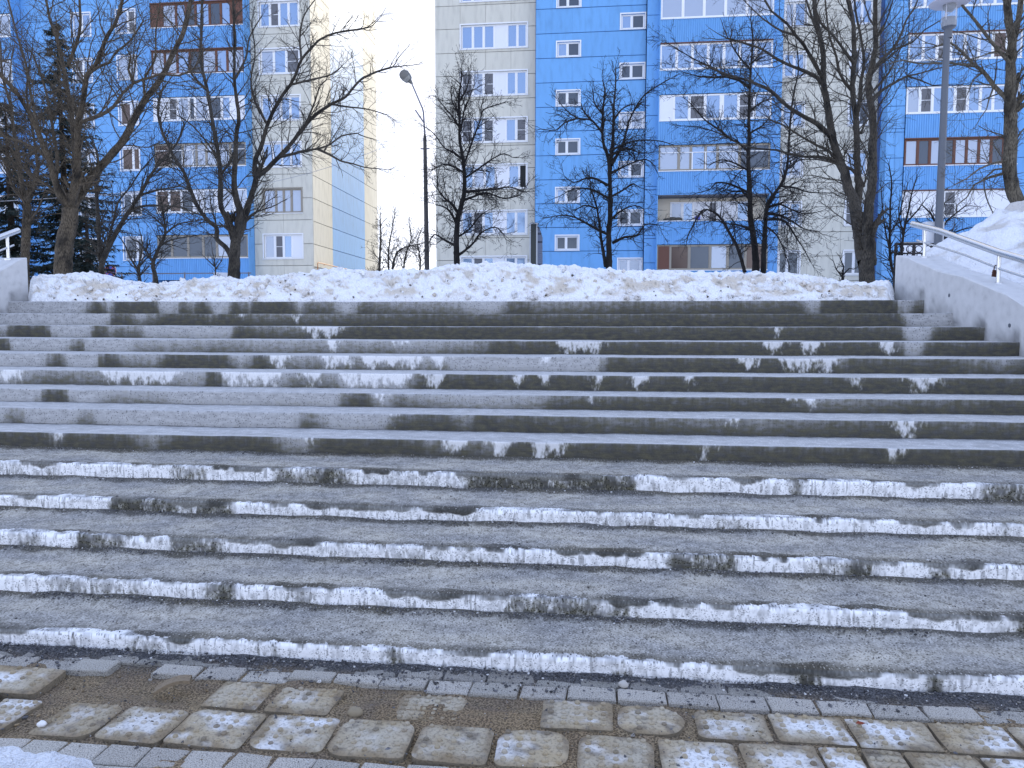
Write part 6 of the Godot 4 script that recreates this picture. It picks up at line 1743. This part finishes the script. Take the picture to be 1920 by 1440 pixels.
func tree_twig_sapling() -> void:
	R.seed = 6161
	twigs({"per_m": 16.2, "len": 0.35, "first": 0.4, "levels": 1})
	limb([0.00, -0.10, 0.00, 0.0274, 0.00, 0.81, 0.00, 0.0244, 0.01, 1.19, -0.03, 0.0194, -0.02, 1.53, -0.05, 0.0143, -0.09, 1.80, -0.06, 0.0092])
	limb([0.01, 1.27, -0.04, 0.0199, 0.13, 1.50, -0.16, 0.013, 0.16, 1.79, -0.27, 0.0092])
	limb([-0.01, 1.34, -0.04, 0.0199, -0.13, 1.51, 0.11, 0.0129, -0.23, 1.65, 0.22, 0.0091])
	plant("sapling", "tiny bare sapling left of the forked tree trunk", "sapling", Vector3(-10.95, 0, -21.05), "bark_grey", "saplings behind the snow bank")

func all_trees() -> void:
	tree_big_left()
	tree_leaning()
	tree_left_edge()
	tree_forked()
	tree_linden_a()
	tree_linden_b()
	tree_linden_c()
	tree_double_trunk()
	tree_right_edge()
	tree_sapling_a()
	tree_sapling_b()
	tree_lampside_shrub()
	tree_shrub_stump()
	tree_gap_shrub()
	tree_small_tree()
	tree_left_shrub()
	tree_twig_sapling()
	spruce("tall dark spruce behind the large bare tree at the left", Vector3(-19.09, 0, -25.90), 10.41, 2.3, 1.2, 301)
	spruce("dark spruce at the left edge of the view behind the grey bare tree", Vector3(-20.09, 0, -24.54), 7.31, 2.3, 1.0, 302)
	spruce("low dark spruce between the large left tree and the leaning stems", Vector3(-15.99, 0, -22.68), 3.23, 1.2, 0.7, 303)


func spruce(label: String, at: Vector3, h: float, wide: float, from: float, seed_: int) -> void:
	R.seed = seed_
	var t := thing("spruce_tree", label, "spruce", at, "spruces at the left")
	var tb := MB.new()
	tb.tube(PackedVector3Array([Vector3(0, -0.2, 0), Vector3(0.05, h * 0.5, 0), Vector3(0, h, 0)]), PackedFloat32Array([0.16, 0.10, 0.015]), 9)
	var nb := MB.new()
	var y := from
	while y < h - 0.15:
		var f := 1.0 - (y - from) / (h - from)
		var k := 5 + R.randi() % 3
		for i in k:
			var a := R.randf() * TAU
			var L := wide * pow(f, 0.8) * R.randf_range(0.6, 1.1) + 0.15
			var out := Vector3(cos(a), 0, sin(a))
			var p := Vector3(0, y + R.randf_range(-0.1, 0.1), 0)
			var n := maxi(3, int(L / 0.16))
			var P := PackedVector3Array([p])
			var W := PackedFloat32Array([0.018])
			for j in n:
				var u := float(j + 1) / n
				var q := p + out * (L * u) + Vector3(0, -0.38 * L * u + 0.22 * L * u * u, 0)
				P.append(q)
				W.append(0.018 * (1.0 - u * 0.8))
				# hanging sprays of needles either side
				for s in 7:
					var side := Vector3(-out.z, 0, out.x) * (1.0 if s % 2 == 0 else -1.0)
					var sl := R.randf_range(0.14, 0.34) * (1.15 - 0.5 * u)
					var dv := (out * R.randf_range(0.3, 0.9) + side * R.randf_range(0.2, 1.0) + Vector3(0, R.randf_range(-0.95, 0.1), 0)).normalized()
					var q0 := q + Vector3(R.randf_range(-0.05, 0.05), R.randf_range(-0.03, 0.03), R.randf_range(-0.05, 0.05))
					var wv := dv.cross(Vector3(R.randf_range(-1, 1), R.randf_range(-1, 1), R.randf_range(-1, 1))).normalized() * 0.022
					var g := R.randf_range(0.6, 1.3)
					nb.col = Color(0.010 * g, 0.021 * g, 0.017 * g)
					nb.tri(q0 - wv, q0 + dv * sl, q0 + wv)
					nb.tri(q0 + dv * sl * 0.3 - wv * 0.4, q0 + dv * sl * 0.6 + wv * 3.4, q0 + dv * sl * 0.45 + wv * 0.4)
					nb.tri(q0 + dv * sl * 0.3 + wv * 0.4, q0 + dv * sl * 0.65 - wv * 3.2, q0 + dv * sl * 0.45 - wv * 0.4)
			tb.tube(P, W, 4)
		y += R.randf_range(0.16, 0.26)
	obj("trunk", tb, M.bark_spruce, t)
	obj("foliage", nb, M.needles, t)

# ---------------------------------------------------------------- street things
func street_things() -> void:
	# tall concrete lamp post
	var t := thing("street_lamp", "tall dark concrete street lamp with a bent arm, in the gap between the buildings", "street lamp", Vector3(-6.66, 0, -29.7))
	var b := MB.new()
	b.tube(PackedVector3Array([Vector3(0, -0.2, 0), Vector3(-0.05, 2.0, 0.0), Vector3(-0.14, 6.0, -0.2), Vector3(-0.165, 6.95, -0.26), Vector3(-0.17, 7.13, -0.27)]), PackedFloat32Array([0.105, 0.10, 0.075, 0.07, 0.035]), 12)
	obj("pole", b, M.pole_concrete, t)
	b = MB.new()
	b.tube(PackedVector3Array([Vector3(-0.17, 7.1, -0.27), Vector3(-0.2, 7.57, -0.29), Vector3(-0.225, 7.95, -0.31), Vector3(-0.26, 8.1, -0.31), Vector3(-0.70, 9.1, -0.35)]), PackedFloat32Array([0.034, 0.032, 0.03, 0.03, 0.027]), 8)
	obj("arm", b, M.pole_steel, t)
	b = MB.new()
	b.tube(PackedVector3Array([Vector3(-0.2, 7.55, -0.29), Vector3(-0.54, 8.05, -0.28)]), PackedFloat32Array([0.028, 0.028]), 8)
	obj("arm_stub", b, M.pole_steel, t)
	b = MB.new()
	b.box(Vector3(-0.33, 6.54, -0.30), Vector3(0.02, 6.57, -0.18))
	obj("cross_bracket", b, M.pole_steel, t)
	var hd := MB.new()
	var ds := Vector3(-0.36, 0.40, 0.03).normalized()
	var P := PackedVector3Array()
	var W := PackedFloat32Array()
	for q in [[-0.05, 0.03], [0.02, 0.06], [0.10, 0.085], [0.16, 0.16], [0.30, 0.20], [0.45, 0.20], [0.55, 0.15], [0.60, 0.05]]:
		P.append(Vector3(-0.70, 9.1, -0.35) + ds * q[0])
		W.append(q[1])
	hd.tube(P, W, 12)
	var hm := obj("lamp_head", hd, M.luminaire, t)
	hd = MB.new()
	hd.lathe(Vector3.ZERO, [Vector2(0.0, -0.16), Vector2(0.08, -0.15), Vector2(0.13, -0.10), Vector2(0.15, 0.0)], 14)
	var gl := obj("lamp_glass", hd, M.luminaire_glass, hm, Vector3(-0.70, 9.1, -0.35) + ds * 0.36 + Vector3(0.06, -0.08, 0.10))
	gl.rotation = Vector3(0.5, 0, 0.6)
	# the park lamp behind the right parapet
	var base := Vector3(5.74, 0, -14.0)
	t = thing("park_lamp", "slim grey park lamp with a pale disc top and glass cylinder", "street lamp", base)
	b = MB.new()
	b.lathe(Vector3.ZERO, [Vector2(0.068, -0.2), Vector2(0.066, 1.0), Vector2(0.05, 4.45), Vector2(0.05, 4.62)], 20)
	obj("pole", b, M.lamp_grey, t)
	b = MB.new()
	b.lathe(Vector3(0.02, 4.60, 0), [Vector2(0.058, -0.12), Vector2(0.058, 0.02), Vector2(0.105, 0.05), Vector2(0.112, 0.09), Vector2(0.112, 0.15), Vector2(0.10, 0.17), Vector2(0.10, 0.21), Vector2(0.0, 0.21)], 24)
	obj("collar", b, M.lamp_grey, t)
	b = MB.new()
	b.lathe(Vector3(0.02, 4.66, 0), [Vector2(0.117, 0.0), Vector2(0.117, 0.40)], 28)
	obj("glass_cylinder", b, M.lamp_glass, t)
	for a in [0.3, 2.4, 4.5]:
		b = MB.new()
		b.tube(PackedVector3Array([Vector3(0.02 + cos(a) * 0.1, 4.75, sin(a) * 0.1), Vector3(0.02 + cos(a) * 0.1, 5.06, sin(a) * 0.1)]), PackedFloat32Array([0.006, 0.006]), 6)
		obj("rod", b, M.lamp_disc, t)
	b = MB.new()
	b.lathe(Vector3(0.02, 5.02, 0), [Vector2(0.0, 0.0), Vector2(0.09, 0.0), Vector2(0.30, 0.025), Vector2(0.315, 0.035), Vector2(0.30, 0.045), Vector2(0.1, 0.085), Vector2(0.0, 0.095)], 40)
	obj("disc_top", b, M.lamp_disc, t)
	b = MB.new()
	b.lathe(Vector3(0.02, 4.97, 0), [Vector2(0.0, -0.05), Vector2(0.055, -0.045), Vector2(0.10, 0.0), Vector2(0.105, 0.046)], 24)
	obj("reflector", b, M.lamp_grey, t)
	# white box on the pole
	b = MB.new()
	b.box(Vector3(-0.15, -0.155, -0.07), Vector3(0.15, 0.155, 0.07))
	b.box(Vector3(-0.14, -0.175, -0.06), Vector3(0.14, -0.157, 0.06))
	b.box(Vector3(-0.16, 0.157, -0.08), Vector3(0.16, 0.17, 0.08))
	tag(obj("utility_box", b, M.white_panel, self, Vector3(5.715, 1.29, -14.16)), "white utility box strapped low on the pole of the park lamp", "box")
	# no stopping sign
	t = thing("road_sign", "round blue no stopping sign with a red cross, half hidden by snow", "sign", Vector3(-22.795, 0, -33.945))
	b = MB.new()
	b.tube(PackedVector3Array([Vector3(0, -0.1, -0.05), Vector3(0, 2.5, -0.05)]), PackedFloat32Array([0.03, 0.03]), 8)
	obj("post", b, M.pole_steel, t)
	b = MB.new()
	b.lathe(Vector3.ZERO, [Vector2(0.0, 0.006), Vector2(0.26, 0.006), Vector2(0.26, 0.0)], 32)
	var d := Basis(Vector3(1, 0, 0), PI / 2)
	var face := obj("sign_face", b, M.sign_blue, t)
	face.transform = Transform3D(d, Vector3(0, 2.21, 0))
	b = MB.new()
	b.lathe(Vector3.ZERO, [Vector2(0.255, 0.008), Vector2(0.255, 0.012), Vector2(0.29, 0.012), Vector2(0.30, 0.0), Vector2(0.30, -0.01), Vector2(0.0, -0.01)], 32)
	b.box(Vector3(-0.26, 0.007, -0.022), Vector3(0.26, 0.011, 0.022))
	b.box(Vector3(-0.022, 0.0072, -0.26), Vector3(0.022, 0.0112, 0.26))
	var ring := obj("sign_ring", b, M.sign_red, t)
	ring.transform = Transform3D(d * Basis(Vector3(0, 1, 0), PI / 4), Vector3(0, 2.21, 0))
	b = MB.new()
	b.lathe(Vector3.ZERO, [Vector2(0.292, 0.013), Vector2(0.306, 0.013), Vector2(0.306, -0.005)], 32)
	obj("sign_rim", b, M.sign_rim, t).transform = Transform3D(d, Vector3(0, 2.21, 0))
	# dark pylon with a stacked side
	t = thing("advertising_pylon", "narrow dark pylon with pale edges and a slanting layered side, before the blue tower", "pylon", Vector3(-2.84, 0, -33.25))
	b = MB.new()
	b.box(Vector3(-0.115, 0, -0.10), Vector3(0.115, 4.03, 0.05))
	obj("dark_panel", b, M.pylon_dark, t)
	b = MB.new()
	b.box(Vector3(-0.165, 0, -0.12), Vector3(-0.117, 4.05, 0.07))
	b.box(Vector3(0.117, 0, -0.12), Vector3(0.175, 4.05, 0.07))
	b.box(Vector3(-0.165, 4.052, -0.12), Vector3(0.175, 4.08, 0.07))
	obj("pale_edge", b, M.pylon_light, t)
	for i in 22:
		var y := 2.0 + i * 0.088
		var wd := 0.21 - maxf(0.0, (y - 3.45) * 0.36)
		if wd < 0.03: continue
		b = MB.new()
		b.box(Vector3(0.178, y, -0.10), Vector3(0.178 + wd * R.randf_range(0.94, 1.0), y + 0.08, 0.04))
		obj("side_slat", b, M.pylon_side_dark if R.randf() < 0.35 else M.pylon_side, t)
	# dark lattice fence behind the right wall
	t = thing("lattice_fence", "low dark iron fence with patterned panels behind the right parapet wall", "fence", Vector3(7.66, 0, -21.3))
	b = MB.new()
	b.box(Vector3(0, 1.79, -0.03), Vector3(3.2, 1.85, 0.03))
	b.box(Vector3(0, 1.56, -0.025), Vector3(3.2, 1.60, 0.025))
	b.box(Vector3(0, 0.3, -0.025), Vector3(3.2, 0.34, 0.025))
	obj("rail", b, M.dark_iron, t)
	for i in 8:
		b = MB.new()
		b.box(Vector3(i * 0.45, 0, -0.035), Vector3(i * 0.45 + 0.06, 1.79, 0.035))
		obj("post", b, M.dark_iron, t)
	for i in 14:
		b = MB.new()
		var c := Vector3(0.15 + i * 0.225, 1.69, 0)
		var rp := PackedVector3Array()
		var rw := PackedFloat32Array()
		for j in 13:
			rp.append(c + Vector3(cos(TAU * j / 12.0) * 0.085, sin(TAU * j / 12.0) * 0.085, 0))
			rw.append(0.012)
		b.tube(rp, rw, 5)
		obj("ring_ornament", b, M.dark_iron, t)
	for i in 26:
		b = MB.new()
		b.box(Vector3(0.08 + i * 0.118, 0.34, -0.012), Vector3(0.10 + i * 0.118, 1.56, 0.012))
		obj("bar", b, M.dark_iron, t)
	# white planter urn peeping over the snow
	b = MB.new()
	b.lathe(Vector3.ZERO, [Vector2(0.14, 0.0), Vector2(0.12, 0.5), Vector2(0.10, 0.85), Vector2(0.14, 1.0), Vector2(0.24, 1.28), Vector2(0.25, 1.30), Vector2(0.22, 1.30), Vector2(0.0, 1.22)], 24)
	tag(obj("planter_urn", b, M.white_panel, self, Vector3(-11.74, 0, -23.0)), "white planter urn just visible over the snow beside the forked tree", "urn")
	# thin rail fence in front of the left building
	t = thing("rail_fence", "thin grey rail fence running in front of the left building", "fence", Vector3(-18.7, 0, -28.4))
	b = MB.new()
	b.box(Vector3(0, 1.66, -0.02), Vector3(5.4, 1.70, 0.02))
	b.box(Vector3(0, 0.9, -0.02), Vector3(5.4, 0.94, 0.02))
	obj("rail", b, M.pole_steel, t)
	for i in 5:
		b = MB.new()
		b.tube(PackedVector3Array([Vector3(0.1 + i * 1.3, -0.1, 0), Vector3(0.1 + i * 1.3, 1.72, 0)]), PackedFloat32Array([0.03, 0.03]), 8)
		obj("post", b, M.pole_steel, t)
	# cables strung on the left
	cable("thin pale cable sagging across the trees at the far left", Vector3(-19.0, 2.9, -19.0), Vector3(-11.5, 3.75, -21.5), 0.12)
	cable("thin pale cable running past the blue windows of the left building", Vector3(-18.4, 4.28, -25.5), Vector3(-8.5, 7.0, -31.0), 0.75)

func cable(label: String, a: Vector3, c: Vector3, sag: float) -> void:
	var b := MB.new()
	var P := PackedVector3Array()
	var W := PackedFloat32Array()
	for i in 25:
		var t := i / 24.0
		P.append(a.lerp(c, t) + Vector3(0, -4.0 * sag * t * (1.0 - t), 0))
		W.append(0.009)
	b.tube(P, W, 5)
	tag(obj("cable", b, M.cable), label, "cable", "cables strung on the left")

# ---------------------------------------------------------------- loose grit
func grit() -> void:
	R.seed = 909
	var pb := MB.new()
	var P := PackedVector3Array()
	for j in 4:
		for i in 6:
			var a := -TAU * i / 5.0
			var e := PI * 0.5 - PI * j / 3.0
			P.append(Vector3(cos(a) * cos(e) * 1.2, sin(e) * 0.7, sin(a) * cos(e)) * (1.0 + 0.3 * sin(i * 2.3 + j * 1.7)))
	pb.sheet(flip(P, 6), 6)
	var mm := MultiMesh.new()
	mm.transform_format = MultiMesh.TRANSFORM_3D
	mm.use_colors = true
	mm.mesh = pb.mesh()
	var xf := []
	var cs := []
	for k in range(9, 14):
		var z := -SZ[k]
		var zb := -SZ[k - 1]
		var n := 1500 + (k - 9) * 700
		for i in n:
			var near := R.randf()
			var t := R.randf() if near < 0.45 else (1.0 - absf(R.randfn(0.0, 0.09)) if near < 0.9 else absf(R.randfn(0.0, 0.06)))
			var zz := lerpf(z - 0.01, zb + 0.012, clampf(t, 0.0, 1.0))
			var x := R.randf_range(-5.0, 3.4) * (0.55 + 0.45 * (13 - k) / 4.0) - 0.3
			if t < 0.85 and nz(x * 3.0, zz * 7.0, 90.0 + k) < R.randf_range(-0.25, 0.45): continue
			var s := 0.0012 + 0.0022 * R.randf() * R.randf() + (R.randf_range(0.001, 0.006) * R.randf() if R.randf() < 0.12 else 0.0)
			if t > 0.86 and R.randf() < 0.30: s = R.randf_range(0.002, 0.0062)
			var y := SY[k] - 0.012 * (1.0 - pow((x + 2.0) / 6.5, 2.0)) + 0.024 * smoothstep(0.72, 1.0, t) + 0.001
			xf.append([Vector3(x, y, zz), s])
			cs.append(grit_color())
	for i in 9000:
		var z := -3.345 + absf(R.randfn(0.0, 0.11)) if R.randf() < 0.80 else R.randf_range(-3.3, -2.5)
		var x := R.randf_range(-3.2, 2.1)
		var s := 0.0012 + 0.0022 * R.randf() * R.randf() + (R.randf_range(0.001, 0.008) * R.randf() if R.randf() < 0.12 else 0.0)
		if z < -3.2 and R.randf() < 0.18: s = R.randf_range(0.002, 0.0065)
		xf.append([Vector3(x, G + 0.006 + (0.01 if z < -3.25 else 0.0), z), s])
		cs.append(grit_color())
	for i in 3200:
		var z := R.randf_range(-3.14, -2.56)
		var x := R.randf_range(-3.0, 1.9)
		var s := 0.0014 + 0.003 * R.randf() * R.randf() + (R.randf_range(0.0, 0.007) * R.randf() if R.randf() < 0.10 else 0.0)
		xf.append([Vector3(x, G - 0.006 + 0.022 * nz(x * 1.7, z * 2.6, 4.0) + 0.009 * nz(x * 7.0, z * 7.0, 6.0), z), s])
		var g := R.randf_range(0.35, 1.25)
		cs.append(Color(0.27 * g, 0.205 * g, 0.125 * g))
	mm.instance_count = xf.size()
	for i in xf.size():
		var bs := Basis(Vector3(0, 1, 0), R.randf() * TAU) * Basis(Vector3(1, 0, 0), R.randf_range(-0.6, 0.6))
		mm.set_instance_transform(i, Transform3D(bs.scaled(Vector3.ONE * xf[i][1]), xf[i][0]))
		mm.set_instance_color(i, cs[i])
	var o := MultiMeshInstance3D.new()
	o.name = "gravel"
	o.multimesh = mm
	o.material_override = M.stone
	add_child(o)
	tag(o, "loose dark grit and small stones scattered on the lower steps and pavers", "", "", "stuff")

func grit_color() -> Color:
	var q := R.randf()
	if q < 0.72:
		var g := R.randf_range(0.04, 0.17)
		return Color(g, g, g * 1.08)
	if q < 0.97:
		var g := R.randf_range(0.14, 0.3)
		return Color(g, g * 0.95, g * 0.88)
	return grey(R.randf_range(0.5, 0.75))
